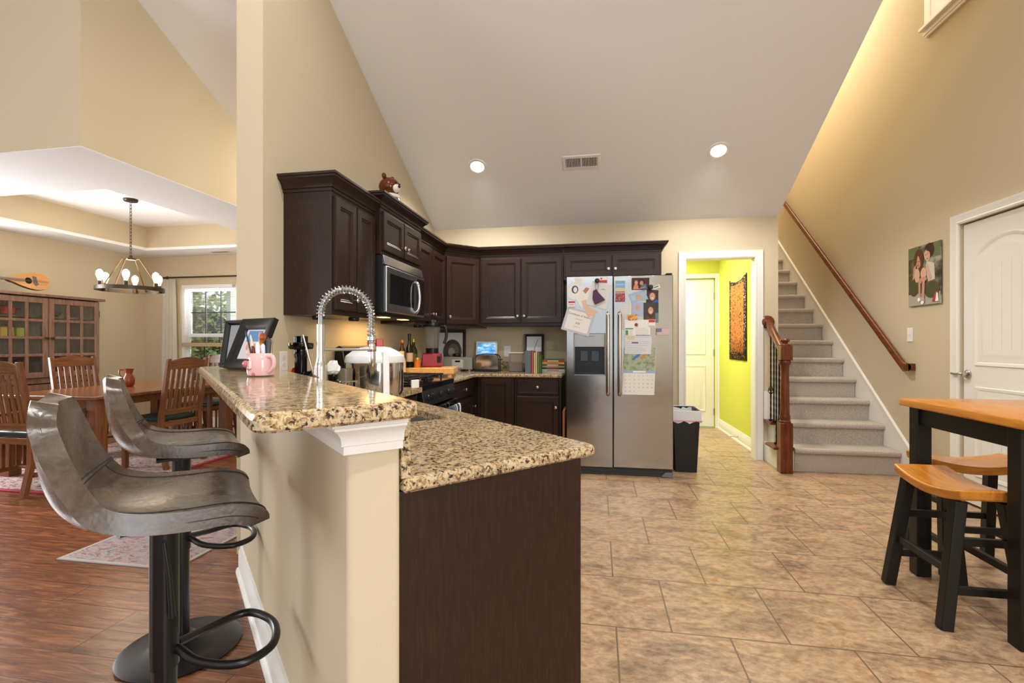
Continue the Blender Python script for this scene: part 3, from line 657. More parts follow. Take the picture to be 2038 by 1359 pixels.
# ------------------------------------------------------------------ refrigerator
def steel_mat():
    m = mat('fridge_steel', 'a9a8a6', .42, 1); n, l, p = nodes(m)
    t = noise(n, l, coords(n, l, (60, 60, 1.2)), 10, 4, .6); r = ramp(n, [(.3, '646464'), (.7, '787878')]); l.new(t.outputs[0], r.inputs[0]); l.new(r.outputs[0], p.inputs['Roughness'])
    t2 = noise(n, l, coords(n, l, (1.3, 1, 1.6)), 2.2, 3, .5); bump(n, l, p, t2.outputs[0], .05, .03); return m
FST = steel_mat(); FY = 4.42
t = thing('refrigerator', 'stainless side-by-side refrigerator covered with photos, papers and magnets', 'refrigerator', (-.275, 5.22, 0))
fw = .93
b = bm_(); box(b, (.005, -.69, .03), (fw-.005, 0, 1.765)); box(b, (.02, -.74, .003), (.08, -.68, .03)); box(b, (fw-.08, -.74, .003), (fw-.02, -.68, .03)); obj('cabinet_body', b, mat('fridge_side_grey', '77777a', .5), t, bev=.004)
xm = .412; dz0, dz1 = .075, 1.785
# freezer door with the dispenser opening
b = bm_(); H = [(.073, .337, .905, 1.153)]
gridwall(b, 'y', -.80, -.697, [.002, xm-.004], [dz0, dz1], H); ld = obj('freezer_door', b, FST, t, smooth=False)
b = bm_(); box(b, (xm+.004, -.80, dz0), (fw-.002, -.697, dz1)); rd = obj('fridge_door', b, FST, t, bev=.006)
b = bm_(); box(b, (.0735, -.797, .9055), (.3365, -.699, 1.1525)); 
b.normal_update(); bmesh.ops.delete(b, geom=[f for f in b.faces if abs(f.normal.y) > .9 and f.calc_center_median().y < -.78], context='FACES'); obj('dispenser_recess', b, mat('dispenser_grey', '1a1f24', .25), ld)
b = bm_(); box(b, (.073, -.803, 1.155), (.337, -.799, 1.266)); obj('dispenser_panel', b, mat('dispenser_panel', 'a5a6a6', .35, .5), ld, bev=.002)
b = bm_(); box(b, (.16, -.8035, 1.245), (.25, -.8028, 1.249)); obj('dispenser_lettering', b, mat('dark_print', '555555'), ld)
b = bm_(); tube(b, [(.067, -.802, .898), (.343, -.802, .898), (.343, -.802, 1.272), (.067, -.802, 1.272)], .006, 8, True); obj('dispenser_frame', b, STEEL, ld)
b = bm_(); box(b, (.12, -.735, 1.02), (.19, -.715, 1.12)); box(b, (.22, -.735, 1.02), (.29, -.715, 1.12)); box(b, (.08, -.785, .907), (.33, -.705, .915)); obj('dispenser_paddle', b, mat('dispenser_dark', '3a4046', .15), ld, bev=.003)
for dd, hx in ((ld, .368), (rd, .470)):
    b = bm_(); tube(b, bez([(hx, -.802, 1.455), (hx, -.845, 1.44), (hx, -.855, 1.38), (hx, -.858, 1.09), (hx, -.855, .80), (hx, -.845, .74), (hx, -.802, .726)], 6), .017, 14); obj('handle', b, NICKEL, dd)
b = bm_(); box(b, (.005, -.76, .005), (fw-.005, -.74, .065)); box(b, (.003, -.775, .008), (fw-.07, -.76, .02))
for k in range(30): box(b, (.02+k*.029, -.764, .03), (.038+k*.029, -.76, .06))
obj('base_grille', b, mat('grille_grey', '3a3c3f', .5), t)
b = bm_(); extrude(b, [(fw-.10, .008), (fw-.002, .002), (fw-.002, .045), (fw-.07, .045)], 'y', -.80, -.74); obj('foot_cover', b, mat('foot_grey', '6d7074', .4), t, bev=.003)
b = bm_(); box(b, (fw-.06, -.80, 1.786), (fw-.01, -.70, 1.80)); box(b, (.01, -.80, 1.786), (.06, -.70, 1.80)); obj('hinge_cover', b, BLKPL, t, bev=.003)
# papers and magnets on the doors: flat prints standing just off the steel
FF = 4.4185
layer = [0]
def flat(name, label, cat, poly, m, cuts=(), th=.0012, group='papers and magnets on the refrigerator', extra=None, off=None):
    """poly and cuts in (X, Z) on the refrigerator front; cuts = [(poly or ellipse, material)]"""
    layer[0] += 1; y = FF-.0016*(layer[0] % 12)-.001 if off is None else FF-off
    cx = sum(p[0] for p in poly)/len(poly); cz_ = sum(p[1] for p in poly)/len(poly)
    b = bm_(); extrude(b, [(p[0]-cx, p[1]-cz_) for p in poly], 'y', 0, -th); ms = [m]
    for k, (q, mm) in enumerate(cuts):
        if mm not in ms: ms.append(mm)
        i = ms.index(mm); yy = -th-.00012*(k+1)
        if len(q) == 4 and not isinstance(q[0], tuple): disc(b, (q[0]-cx, yy, q[1]-cz_), q[2], q[3], 16, i)
        else: b.faces.new([b.verts.new((p[0]-cx, yy, p[1]-cz_)) for p in q]).material_index = i
    if extra: extra(b, ms, cx, cz_, -th-.0008)
    return one(name, b, ms, label, cat, (cx, y, cz_), group=group, smooth=False)
def rect(x0, z0, x1, z1): return [(x0, z0), (x1, z0), (x1, z1), (x0, z1)]
c_ = lambda n, h: mat('print_'+n, h, .6)
SKIN, SKIN2, HAIR, HAIR2 = c_('skin', 'bf9077'), c_('skin_light', 'cfa78f'), c_('brown_hair', '3a2218'), c_('auburn_hair', '5d3422')
INK, RED, BLUE, GRN = c_('ink', '4a4d58'), c_('red', 'c53a34'), c_('blue', '2f5fc0'), c_('green', '3f9a3c')
def lines(x0, x1, z0, z1, n, m, hh=.004, jitter=.25):
    out = []
    for k in range(n):
        z = z1-(z1-z0)*k/max(1, n-1); e = x1-(x1-x0)*random.random()*jitter; out.append((rect(x0, z-hh/2, e, z+hh/2), m))
    return out
flat('note_strip', 'narrow white strip of paper high on the freezer door', 'paper', rect(-.206, 1.673, -.14, 1.774), PAPER, lines(-.2, -.145, 1.69, 1.765, 6, c_('pale', 'c9c9c9'), .002))
flat('oval_sticker', 'white oval sticker with a small blue drawing', 'sticker', [(-.204+.066*cos(2*pi*i/24), 1.655+.078*sin(2*pi*i/24)) for i in range(24)], PAPER, [((-.20, 1.67, .030, .036), c_('navy', '3d4468')), ((-.197, 1.668, .018, .026), PAPER), ((-.19, 1.60, .006, .008), c_('navy', ''))])
flat('envelope', 'tilted white envelope with a brown sticker on the freezer door', 'envelope', [(-.201, 1.61), (-.07, 1.70), (-.03, 1.58), (-.143, 1.50)], PAPER, [([(-.13, 1.655), (-.10, 1.69), (-.07, 1.675), (-.105, 1.63)], c_('tan', 'b98468'))])
flat('certificate', 'white certificate with a grey border, tilted over the freezer door edge', 'certificate', [(-.265, 1.52), (-.327, 1.313), (-.079, 1.243), (-.016, 1.447)], c_('cert', 'c3c6cf'),
     [([(-.249, 1.495), (-.299, 1.325), (-.094, 1.268), (-.044, 1.438)], PAPER)], extra=lambda b, ms, cx, cz_, y: [ms.append(INK)] and [text(b, s, sz, ms.index(INK), lambda u, v, oz=oz: ((-.172-cx)+u*.962+(v+oz)*.27, y, (1.381-cz_)-u*.27+(v+oz)*.962)) for s, sz, oz in (('Certificate of Award', .025, .055), ('presented to', .012, .02), ('A/B', .026, -.018), ('for honor roll', .011, -.05))])
flat('peach_note', 'peach coloured folded note over the certificate corner', 'paper', [(-.143, 1.566), (-.10, 1.577), (-.09, 1.523), (.01, 1.463), (-.084, 1.411), (-.12, 1.50)], c_('peach', 'e3bfa4'))
flat('greeting_card', 'large tilted white card behind the purple bag', 'card', [(-.042, 1.746), (.13, 1.703), (.075, 1.484), (-.10, 1.534)], c_('card', 'dcdcd8'), [([(.02, 1.66), (.05, 1.675), (.085, 1.655), (.05, 1.662)], c_('sage', 'a7b5a4'))])
flat('fridge_magnet', 'red and white magnet at the top edge of the freezer door', 'magnet', rect(.015, 1.727, .086, 1.777), PAPER, [(rect(.015, 1.727, .086, 1.748), RED), ((.035, 1.762, .009, .008), c_('rust', 'a8503c'))], th=.003)
flat('fridge_magnet', 'red and white magnet just above the certificate', 'magnet', rect(-.26, 1.508, -.198, 1.568), PAPER, [(rect(-.258, 1.548, -.2, 1.564), RED), (rect(-.252, 1.53, -.21, 1.535), RED), (rect(-.255, 1.512, -.205, 1.515), INK)], th=.003)
t = thing('gift_bag', 'small purple drawstring bag hanging from a round black magnet', 'bag', (-.003, FF-.022, 1.66), group='papers and magnets on the refrigerator')
b = bm_(); extrude(b, [(-.034, -.005), (-.003, .008), (.012, -.02), (.073, -.089), (-.016, -.13), (-.03, -.10), (-.039, -.079)], 'y', -.004, -.016); obj('pouch', b, mat('purple_satin', '4a1c46', .35), t, bev=.005)
b = bm_(); tube(b, bez([(-.012, -.008, .0), (-.014, -.010, .04), (.0, -.012, .075), (.012, -.010, .04), (.004, -.008, 0)], 5), .0018, 6); obj('ribbon', b, mat('purple_satin'), t)
for (x, z), lb in (((-.003, 1.743), 'round black clip magnet holding the purple bag'), ((.46, 1.677), 'round black clip magnet among the portraits')):
    b = bm_(); lathe(b, [(.020, 0), (.022, .006), (.020, .014), (.012, .017), (.001, .017)], (0, 0, 0), 20, axis='-y'); one('clip_magnet', b, BLKPL, lb, 'magnet', (x, FF-.022, z), group='papers and magnets on the refrigerator')
flat('postcard', 'blue and sand beach postcard by the door gap', 'card', rect(.158, 1.645, .241, 1.739), c_('sky', '86b4d8'), [(rect(.158, 1.645, .241, 1.675), c_('sand', 'dcc9a8')), (rect(.165, 1.70, .234, 1.712), c_('pale_blue', 'a9cbe4'))])
flat('postcard', 'red flower field postcard under the beach postcard', 'card', rect(.158, 1.555, .241, 1.641), noisy('flower_field', [(.35, '5a3a4a'), (.5, 'a0444a'), (.6, 'c9755f'), (.7, '6e7a4a')], ns=60, rough=.5), [(rect(.158, 1.625, .241, 1.641), c_('dusk', 'b8a0a0'))])
flat('photograph', 'landscape photo of two people sitting close together', 'photo', [(.30, 1.762), (.45, 1.760), (.448, 1.657), (.30, 1.66)], c_('maroon', '4a2a2a'), [((.337, 1.725, .020, .025), HAIR2), ((.337, 1.718, .014, .02), SKIN2), ((.385, 1.725, .022, .026), HAIR), ((.383, 1.715, .015, .02), SKIN), ([(.31, 1.66), (.36, 1.66), (.35, 1.70), (.32, 1.70)], c_('coral', 'd9876f')), ([(.36, 1.66), (.43, 1.66), (.42, 1.71), (.39, 1.70)], c_('steelblue', '5a6f94')), ([(.34, 1.66), (.42, 1.685), (.41, 1.672), (.35, 1.66)], SKIN)])
flat('name_tag', 'small white name strip with a black word', 'sticker', [(.478, 1.68), (.536, 1.702), (.545, 1.674), (.486, 1.655)], PAPER, [([(.49, 1.677), (.528, 1.691), (.530, 1.683), (.492, 1.669)], INK)])
flat('photograph', 'portrait photo of a smiling person in a bright blue gown', 'photo', [(.43, 1.657), (.528, 1.65), (.528, 1.499), (.422, 1.51)], c_('umber', '3b3230'), [([(.45, 1.50), (.528, 1.50), (.528, 1.56), (.50, 1.575)], BLUE), ((.478, 1.60, .034, .048), HAIR2), ((.476, 1.596, .024, .034), SKIN2), ((.476, 1.583, .010, .005), PAPER)])
flat('photograph', 'tilted blue photo of a sleeping baby', 'photo', [(.269, 1.618), (.409, 1.657), (.442, 1.573), (.30, 1.547)], c_('babyblue', 'a9bdd8'), [((.355, 1.595, .035, .022), SKIN2), ([(.285, 1.60), (.33, 1.615), (.335, 1.57), (.305, 1.56)], c_('pale_blue', ''))])
flat('list_paper', 'long white list partly behind the yellow magnet', 'paper', rect(.207, 1.307, .295, 1.527), c_('card', ''), lines(.212, .288, 1.32, 1.52, 16, c_('greyink', 'a9abb2'), .002))
flat('photograph', 'lilac photo of a baby under the tilted baby photo', 'photo', rect(.30, 1.425, .397, 1.549), c_('lilac', 'b4b8da'), [((.352, 1.50, .020, .024), SKIN2), ((.35, 1.455, .04, .014), c_('babyblue', ''))])
flat('photograph', 'portrait photo of a smiling person with long brown hair', 'photo', rect(.402, 1.366, .528, 1.542), c_('charcoal', '3c4446'), [([(.41, 1.37), (.44, 1.44), (.48, 1.44), (.50, 1.37)], c_('stripe_brown', '6b4a2c')), ((.462, 1.465, .034, .06), HAIR2), ((.462, 1.472, .022, .032), SKIN2), ((.462, 1.458, .009, .005), PAPER), (rect(.50, 1.366, .528, 1.45), c_('slate', '6b7f88'))])
flat('letter', 'white printed letter under the red button magnet', 'paper', rect(.238, 1.244, .457, 1.392), PAPER, lines(.33, .45, 1.26, 1.315, 6, c_('greyink', ''), .002)+[(rect(.335, 1.252, .455, 1.257), INK)])
flat('fridge_magnet', 'small yellow picture magnet', 'magnet', [(.261, 1.436), (.345, 1.441), (.351, 1.39), (.268, 1.386)], noisy('yellow_print', [(.4, 'a8442c'), (.5, 'd9a23c'), (.6, 'e0c070')], ns=50), th=.003)
b = bm_(); lathe(b, [(.014, 0), (.014, .004), (.008, .007), (.001, .007)], axis='-y', n=18); one('fridge_magnet', b, mat('rust_enamel', '8a3322', .3), 'round dark red button magnet on the printed letter', 'magnet', (.338, FF-.02, 1.349), group='papers and magnets on the refrigerator')
flat('fridge_magnet', 'red and white magnet under the long-haired portrait', 'magnet', rect(.442, 1.327, .50, 1.393), PAPER, [(rect(.444, 1.368, .498, 1.39), RED), (rect(.446, 1.332, .496, 1.337), RED)], th=.003)
flat('green_card', 'small green and white card on the letter', 'card', rect(.244, 1.255, .32, 1.318), PAPER, [(rect(.244, 1.308, .312, 1.318), GRN), (rect(.246, 1.257, .268, 1.30), GRN)]+lines(.274, .312, 1.262, 1.298, 5, c_('greyink', ''), .002))
flat('flag_magnet', 'small flag magnet with stars and red and white stripes', 'magnet', rect(.51, 1.255, .618, 1.314), PAPER, [(rect(.51, 1.314-.059*(k+1)/13, .618, 1.314-.059*k/13), c_('flagred', 'c9828a')) for k in range(0, 13, 2)]+[(rect(.51, 1.282, .553, 1.314), c_('flagblue', '4a5c8a'))]+[((.516+.0075*i, 1.287+.007*j, .0015, .0015), PAPER) for i in range(5) for j in range(4)], th=.002)
flat('calendar', 'wall calendar with a green nature picture and a white date grid', 'calendar', [(.236, 1.149), (.507, 1.149), (.493, .729), (.216, .729)], c_('grid', 'e4e2dc'),
     [([(.232, 1.147), (.505, 1.147), (.499, .944), (.222, .944)], noisy('nature_print', [(.3, '6a7a5c'), (.45, '93a184'), (.55, 'aeb59a'), (.7, '8c7f60')], ns=22, rough=.5)), ([(.30, 1.045), (.365, 1.10), (.38, 1.085), (.315, 1.03)], c_('bird', '4b79c0')), ([(.37, 1.06), (.43, 1.10), (.435, 1.085), (.385, 1.045)], c_('orange', 'c98a3c')), ([(.222, .944), (.499, .944), (.498, .92), (.220, .92)], c_('calblue', '9fb2cf')), (rect(.31, .925, .42, .94), PAPER)],
     extra=lambda b, ms, cx, cz_, y: [ms.append(INK)] and [text(b, str(1+r*7+k), .013, ms.index(INK), lambda u, v, r=r, k=k: (.245+k*.038-cx+u, y, .895-r*.034-cz_+v)) for r in range(5) for k in range(7) if r*7+k < 31], off=.003)
flat('handwritten_note', 'large handwritten sheet overlapping the calendar top', 'paper', [(.238, 1.25), (.47, 1.247), (.465, 1.087), (.24, 1.09)], c_('card2', 'd9dae0'), [([(.261, 1.247), (.323, 1.247), (.323, 1.213), (.261, 1.215)], c_('yellownote', 'd8cf9c'))]+lines(.25, .455, 1.10, 1.20, 7, c_('greyink', ''), .003, .5)+[(rect(.30, 1.184, .355, 1.194), INK)], off=.006)

# ------------------------------------------------------------------ things on the kitchen counters
def WT(name, label, cat, x, y, rz=0, z=CT, group=None): return thing(name, label, cat, (x, y, z+.001), rz, group)
# stainless pot with white lid
t = WT('cooking_pot', 'stainless pot with white domed lid, red knob and white carry strap', 'pot', -1.255, 2.60, R(35))
b = bm_(); lathe(b, [(.12, 0), (.148, .006), (.158, .03), (.160, .19), (.158, .19), (.152, .03), (.001, .012)], n=40); obj('pot_body', b, CHROME, t)
b = bm_(); lathe(b, [(.165, .188), (.168, .195), (.162, .225), (.13, .25), (.085, .272), (.05, .278), (.001, .28)], n=40); obj('lid', b, WHITE, t)
b = bm_(); box(b, (-.042, -.02, .278), (-.002, .02, .318)); box(b, (.002, -.02, .278), (.042, .02, .322)); obj('knob', b, mat('red_plastic', 'a81f22', .3), t, bev=.004)
b = bm_(); bar(b, (.03, -.166, .25), (.03, -.176, .0), .035, .012, (0, 1, 0)); box(b, (.012, -.168, .235), (.048, -.12, .25)); obj('strap', b, WHITE, t, bev=.004)
b = bm_(); box(b, (-.03, -.006, 0), (.03, .006, .055)); one('pale_tile', b, PAPER, 'small pale tile standing by the stove edge next to the pot', 'loose_tile', (-1.19, 3.05, CT+.001), R(60), bev=.003)  # unidentified pale piece, taken for a small tile on edge
# juicer
t = WT('juicer', 'black upright juicer with ribbed barrel and orange funnel', 'juicer', -1.56, 2.37, R(20))
b = bm_(); lathe(b, [(.032, .13), (.032, .22), (.036, .24), (.036, .262), (.060, .266), (.064, .275), (.064, .297), (.036, .302), (.036, .332), (.03, .335), (.001, .333)], (-.01, 0, 0), 24); obj('feed_chute', b, BLKGL, t)
b = bm_(); lathe(b, [(.02, -.07), (.055, -.06), (.062, -.03), (.066, -.028), (.066, -.018), (.062, -.016), (.064, .01), (.068, .012), (.068, .02), (.064, .022), (.055, .05), (.02, .06)], (.03, 0, .085), 28, axis='x'); box(b, (-.03, -.04, 0), (.09, .04, .04)); obj('barrel', b, BLKGL, t, bev=.002)
b = bm_(); lathe(b, [(.018, -.03), (.02, 0), (.062, .03), (.066, .04), (.001, .035)], (-.085, -.01, .10), 28, axis='x'); obj('funnel', b, mat('orange_plastic', 'd9551c', .35), t)
b = bm_(); ball(b, (0, 0, 0), .034, 10, 1, .8, .9)
for v in b.verts: v.co *= 1+random.uniform(-.22, .22)
one('paper_towel_wad', b, PAPER, 'crumpled white paper behind the faucet base', 'paper', PB(2.36, .62, CT+.185), smooth=False)
b = bm_(); ball(b, (0, 0, .065), .066, 22, 1, 1, .98); lathe(b, [(.02, .12), (.024, .135), (.024, .15), (.001, .152)], n=18); one('ink_bottle', b, BLKGL, 'round black gloss bottle beside the faucet under the crumpled paper', 'bottle', PB(2.36, .62, CT+.001))
# dish drainer with glass things
t = WT('dish_rack', 'wire dish rack with glass jars between faucet and pot', 'rack', -1.325, 2.31, R(45))
b = bm_()
for z in (.01, .10): tube(b, [(-.085, -.06, z), (.085, -.06, z), (.085, .06, z), (-.085, .06, z)], .003, 6, True)
for k in range(9): x = -.08+k*.02; tube(b, [(x, -.06, .10), (x, -.06, .01), (x, .06, .01), (x, .06, .10)], .002, 6)
obj('wire_frame', b, CHROME, t)
for x, y, r, h in ((-.042, .0, .035, .12), (.04, .0, .038, .15)):
    b = bm_(); lathe(b, [(r, .0145), (r, .0145+h), (r-.004, .0145+h), (r-.004, .02), (.001, .02)], (x, y, 0), 20); one('glass_jar', b, mat('brownish_glass', 'b9ab97', .1, trans=.75), 'clear glass jar in the dish rack '+('close to the faucet' if x < 0 else 'close to the pot'), 'jar', Matrix.Rotation(R(45), 3, 'Z') @ Vector((0, 0, 0))+Vector((-1.325, 2.31, CT+.001)), R(45))
b = bm_(); box(b, (-.05, -.03, 0), (.05, .03, .03)); one('sponge', b, mat('green_sponge', '6fa03c', .9), 'green scouring sponge in front of the dish rack', 'sponge', PB(2.10, .60, CT+.001), R(30), bev=.006)
# butcher block, bottles, blender
t = WT('cutting_board', 'thick butcher block cutting board on feet beside the stove', 'board', -1.50, 4.20, R(10))
b = bm_(); box(b, (-.24, -.17, .028), (.24, .17, .082)); obj('block', b, MAPLE, t, bev=.006)
for x in (-.2, .2):
    for y in (-.13, .13): b = bm_(); cyl(b, (x, y, 0), (x, y, .028), .022, 14); obj('foot', b, MAPLE, t)
BZ = CT+.084
t = thing('blender', 'red-base blender with clear pitcher and black lid on the cutting board', 'blender', (-1.50, 4.27, BZ), R(15))
b = bm_()
hexa(b, [(-.095, -.09, 0), (.095, -.09, 0), (.095, .09, 0), (-.095, .09, 0)], [(-.085, -.075, .125), (.085, -.075, .125), (.085, .075, .125), (-.085, .075, .125)]); obj('motor_base', b, mat('red_gloss', '8f1014', .22), t, bev=.012, seg=3)
b = bm_(); box(b, (.05, -.091, .04), (.085, -.083, .10)); obj('switch_plate', b, BLKPL, t, bev=.003)
b = bm_(); lathe(b, [(.058, .125), (.06, .17), (.001, .17)], n=20); obj('collar', b, BLKPL, t)
b = bm_(); lathe(b, [(.058, .17), (.082, .37), (.078, .37), (.054, .178), (.001, .178)], n=24); obj('pitcher', b, mat('grey_clear_plastic', '9a9a95', .08, alpha=.2), t)
b = bm_(); lathe(b, [(.084, .365), (.088, .385), (.086, .405), (.05, .41), (.045, .43), (.001, .43)], n=24); obj('lid', b, BLKPL, t)
b = bm_(); tube(b, bez([(.078, -.02, .37), (.125, -.03, .36), (.13, -.03, .28), (.11, -.03, .21)], 5), .013, 10); obj('handle', b, BLKPL, t)
def bottle(name, label, x, y, prof, m, capprof=None, capm=None, z=CT+.001, extra=None):
    t = thing(name, label, 'bottle', (x, y, z)); b = bm_(); lathe(b, prof, n=20); obj('glass_body', b, m, t)
    if capprof: b = bm_(); lathe(b, capprof, n=16); obj('cap', b, capm, t)
    if extra: b = bm_(); lathe(b, extra[0], n=20); obj('paper_label', b, extra[1], t)
    return t
bottle('seasoning_bottle', 'cream white bottle with a grey foot beside the stove', -1.66, 3.94, [(.035, 0), (.037, .012), (.037, .14), (.024, .18), (.024, .23), (.001, .232)], mat('cream_plastic', 'e3c7a4', .4), [(.0375, 0), (.038, .05), (.036, .05)], mat('grey_foot', '7a7671', .4))
bottle('oil_bottle', 'tall dark bottle with a black neck and pale label', -1.665, 4.13, [(.030, 0), (.032, .01), (.032, .17), (.014, .21), (.012, .29), (.001, .29)], mat('dark_green_glass', '141a10', .08), [(.014, .24), (.015, .30), (.001, .302)], BLKPL, BZ, ([(.0325, .05), (.0325, .13)], mat('pale_label', 'd8b890', .6)))
bottle('olive_oil_bottle', 'green olive oil bottle with a gold cap', -1.665, 4.23, [(.032, 0), (.034, .01), (.034, .15), (.015, .19), (.013, .24), (.001, .24)], mat('olive_glass', '26300f', .1), [(.016, .225), (.016, .255), (.001, .257)], mat('gold_cap', 'c9a53c', .3, .7), BZ, ([(.0345, .04), (.0345, .12)], mat('green_label', '6a6a2c', .6)))
bottle('spice_jar', 'small orange jar in front of the dark bottles', -1.58, 4.10, [(.026, 0), (.027, .008), (.027, .065), (.001, .066)], mat('orange_spice', 'd0701c', .4), [(.027, .067), (.027, .088), (.001, .09)], mat('gold_cap'), BZ)
bottle('vinegar_bottle', 'slim amber bottle with an orange cap at the back', -1.70, 4.05, [(.026, 0), (.028, .01), (.028, .15), (.012, .19), (.011, .225), (.001, .225)], mat('amber_glass', '4a2a10', .1), [(.013, .22), (.013, .245), (.001, .247)], mat('orange_cap', 'd9893c', .4), BZ)
# oval portrait, radio, toaster, tablet
def leaning_frame(name, label, x, y, z, w, h, fwid, fm, mt, cuts, rz=0, lean=8, stand=False):
    t = thing(name, label, 'picture', (x, y, z), rz); M = Matrix.Rotation(R(-lean), 4, 'X')
    b = bm_(); L = [[b.verts.new(M @ Vector((px, py, pz))) for px, pz in inset([(-w/2, 0), (w/2, 0), (w/2, h), (-w/2, h)], d)] for d, py in ((0, 0), (0, -.022), (.004, -.026), (fwid*.6, -.022), (fwid, -.012), (fwid, -.006))]
    for a, c in zip(L, L[1:]):
        for i in range(4): b.faces.new((a[i], a[(i+1) % 4], c[(i+1) % 4], c[i]))
    b.faces.new(L[0][::-1]); b.faces.new(L[-1]); obj('frame', b, fm, t, angle=20)
    b = bm_(); ms = [mt]; b.faces.new([b.verts.new(M @ Vector((px, -.0075, pz))) for px, pz in inset([(-w/2, 0), (w/2, 0), (w/2, h), (-w/2, h)], fwid-.001)])
    for k, (q, mm) in enumerate(cuts):
        if mm not in ms: ms.append(mm)
        yy = -.0078-.0003*k
        if len(q) == 4 and not isinstance(q[0], tuple): pts = [(q[0]+q[2]*cos(2*pi*i/20), q[1]+q[3]*sin(2*pi*i/20)) for i in range(20)]
        else: pts = q
        b.faces.new([b.verts.new(M @ Vector((px, yy, pz))) for px, pz in pts]).material_index = ms.index(mm)
    obj('print', b, ms, t, smooth=False); return t
DKF = wood('dark_walnut_frame', '20130e', '2f1d15', '3c271c', (8, 8, 8), 4)
SEP = c_('sepia', '5b554c'); 
leaning_frame('picture_frame', 'dark framed oval portrait print leaning in the corner behind the radio', -1.615, 5.205, CT+.001, .34, .455, .035, DKF, c_('mat_white', 'd8d8d6'), [((.02, .20, .105, .145), SEP), ((.02, .20, .098, .138), c_('sepia_dark', '3f3a34')), ((.03, .22, .06, .075), c_('sepia_hair', '6b6256')), ((.01, .20, .035, .05), c_('sepia_face', 'a59c8c')), ([(-.05, .10), (.09, .085), (.06, .15), (0, .15)], c_('sepia_face', ''))], rz=R(12), lean=6)
t = WT('radio', 'grey tabletop radio with a silver control panel', 'radio', -1.475, 5.04, R(4))
b = bm_(); extrude(b, [(-.16, .018), (.16, .018), (.155, .15), (-.15, .155)], 'y', -.05, .07); obj('case', b, mat('grey_green_plastic', '8d8f84', .4), t, bev=.008)
b = bm_(); box(b, (-.06, -.054, .035), (.06, -.049, .125)); obj('control_panel', b, mat('silver_panel', 'cfd0cb', .35, .3), t, bev=.002)
b = bm_(); box(b, (-.025, -.056, .098), (.03, -.053, .115)); obj('display', b, BLKGL, t)
b = bm_(); box(b, (-.155, -.045, 0), (.03, .065, .018)); box(b, (.12, -.045, 0), (.14, .06, .018)); obj('foot', b, mat('grey_green_plastic'), t)
b = bm_(); lathe(b, [(.04, 0), (.046, .008), (.046, .022), (.038, .032), (.001, .033)], n=24); one('smart_speaker', b, BLKPL, 'small black puck speaker lying on the grey radio', 'speaker', (-1.50, 5.06, CT+.157))
t = WT('toaster', 'chrome two-slice toaster with black ends', 'toaster', -1.145, 5.03, R(2))
prof = [(-.12, .03)]+arc(-.07, .13, .05, 180, 90, 6)+arc(.07, .13, .05, 90, 0, 6)+[(.12, .03)]
b = bm_(); extrude(b, prof, 'y', -.075, .075); obj('shell', b, CHROME, t, bev=.004)
b = bm_(); extrude(b, [(x*1.04, .018+(z-.018)*1.04) for x, z in prof], 'y', -.068, -.06); extrude(b, [(x*1.04, .018+(z-.018)*1.04) for x, z in prof], 'y', .06, .068); box(b, (-.13, -.08, .001), (.13, .08, .03)); obj('trim_band', b, BLKPL, t, bev=.004)
b = bm_(); box(b, (.122, -.012, .12), (.152, .012, .135)); obj('lever', b, BLKPL, t, bev=.003)
t = WT('tablet', 'white tablet with a bright blue screen propped behind the toaster', 'tablet', -1.20, 5.15, R(0), CT+.011); M = Matrix.Rotation(R(-10), 4, 'X')
b = bm_(); box(b, (-.12, 0, .16), (.12, .012, .315)); box(b, (-.05, .0, .0), (.05, .05, .165)); bmesh.ops.transform(b, matrix=M, verts=b.verts); obj('housing', b, WHITE, t, bev=.006)
b = bm_(); box(b, (-.10, -.001, .175), (.10, -.0015, .295)); bmesh.ops.transform(b, matrix=M, verts=b.verts)
m = mat('tablet_screen', '3c7fb8', .2); n, l, p = nodes(m); tt = noise(n, l, coords(n, l, (1, 1, 2.5)), 12, 4); rr = ramp(n, [(.35, '2f7fc0'), (.5, '79b8e4'), (.62, 'e8f2fa')]); l.new(tt.outputs[0], rr.inputs[0]); l.new(rr.outputs[0], p.inputs['Emission Color']); p.inputs['Emission Strength'].default_value = .35
obj('screen', b, m, t)
t = WT('canister', 'clear square canister half full of brown food', 'canister', -.835, 5.05, R(-6))
b = bm_(); box(b, (-.075, -.06, .002), (.075, .06, .19)); obj('jar_wall', b, mat('frosted_clear', 'd4cfc6', .12, trans=.8), t, bev=.006)
b = bm_(); box(b, (-.068, -.053, .006), (.068, .053, .09)); obj('contents', b, noisy('brown_grains', [(.3, '4a3826'), (.6, '7a6248')], ns=90, rough=.9), t)
b = bm_(); box(b, (-.08, -.065, .19), (.08, .065, .205)); obj('lid', b, mat('clear_grey_lid', 'b9b7b2', .3), t, bev=.004)
leaning_frame('picture_frame', 'small dark framed print standing behind the upright books', -.68, 5.225, CT+.001, .215, .40, .026, DKF, c_('palegrey', 'dde3e8'), [(rect(-.08, .03, -.03, .13), c_('sand', '')), ([(-.004, .03), (.006, .03), (.01, .25), (.045, .34), (.04, .345), (.002, .25)], c_('slate', '')), ((.05, .10, .03, .04), c_('plantgreen', '5c7a58'))], lean=5)
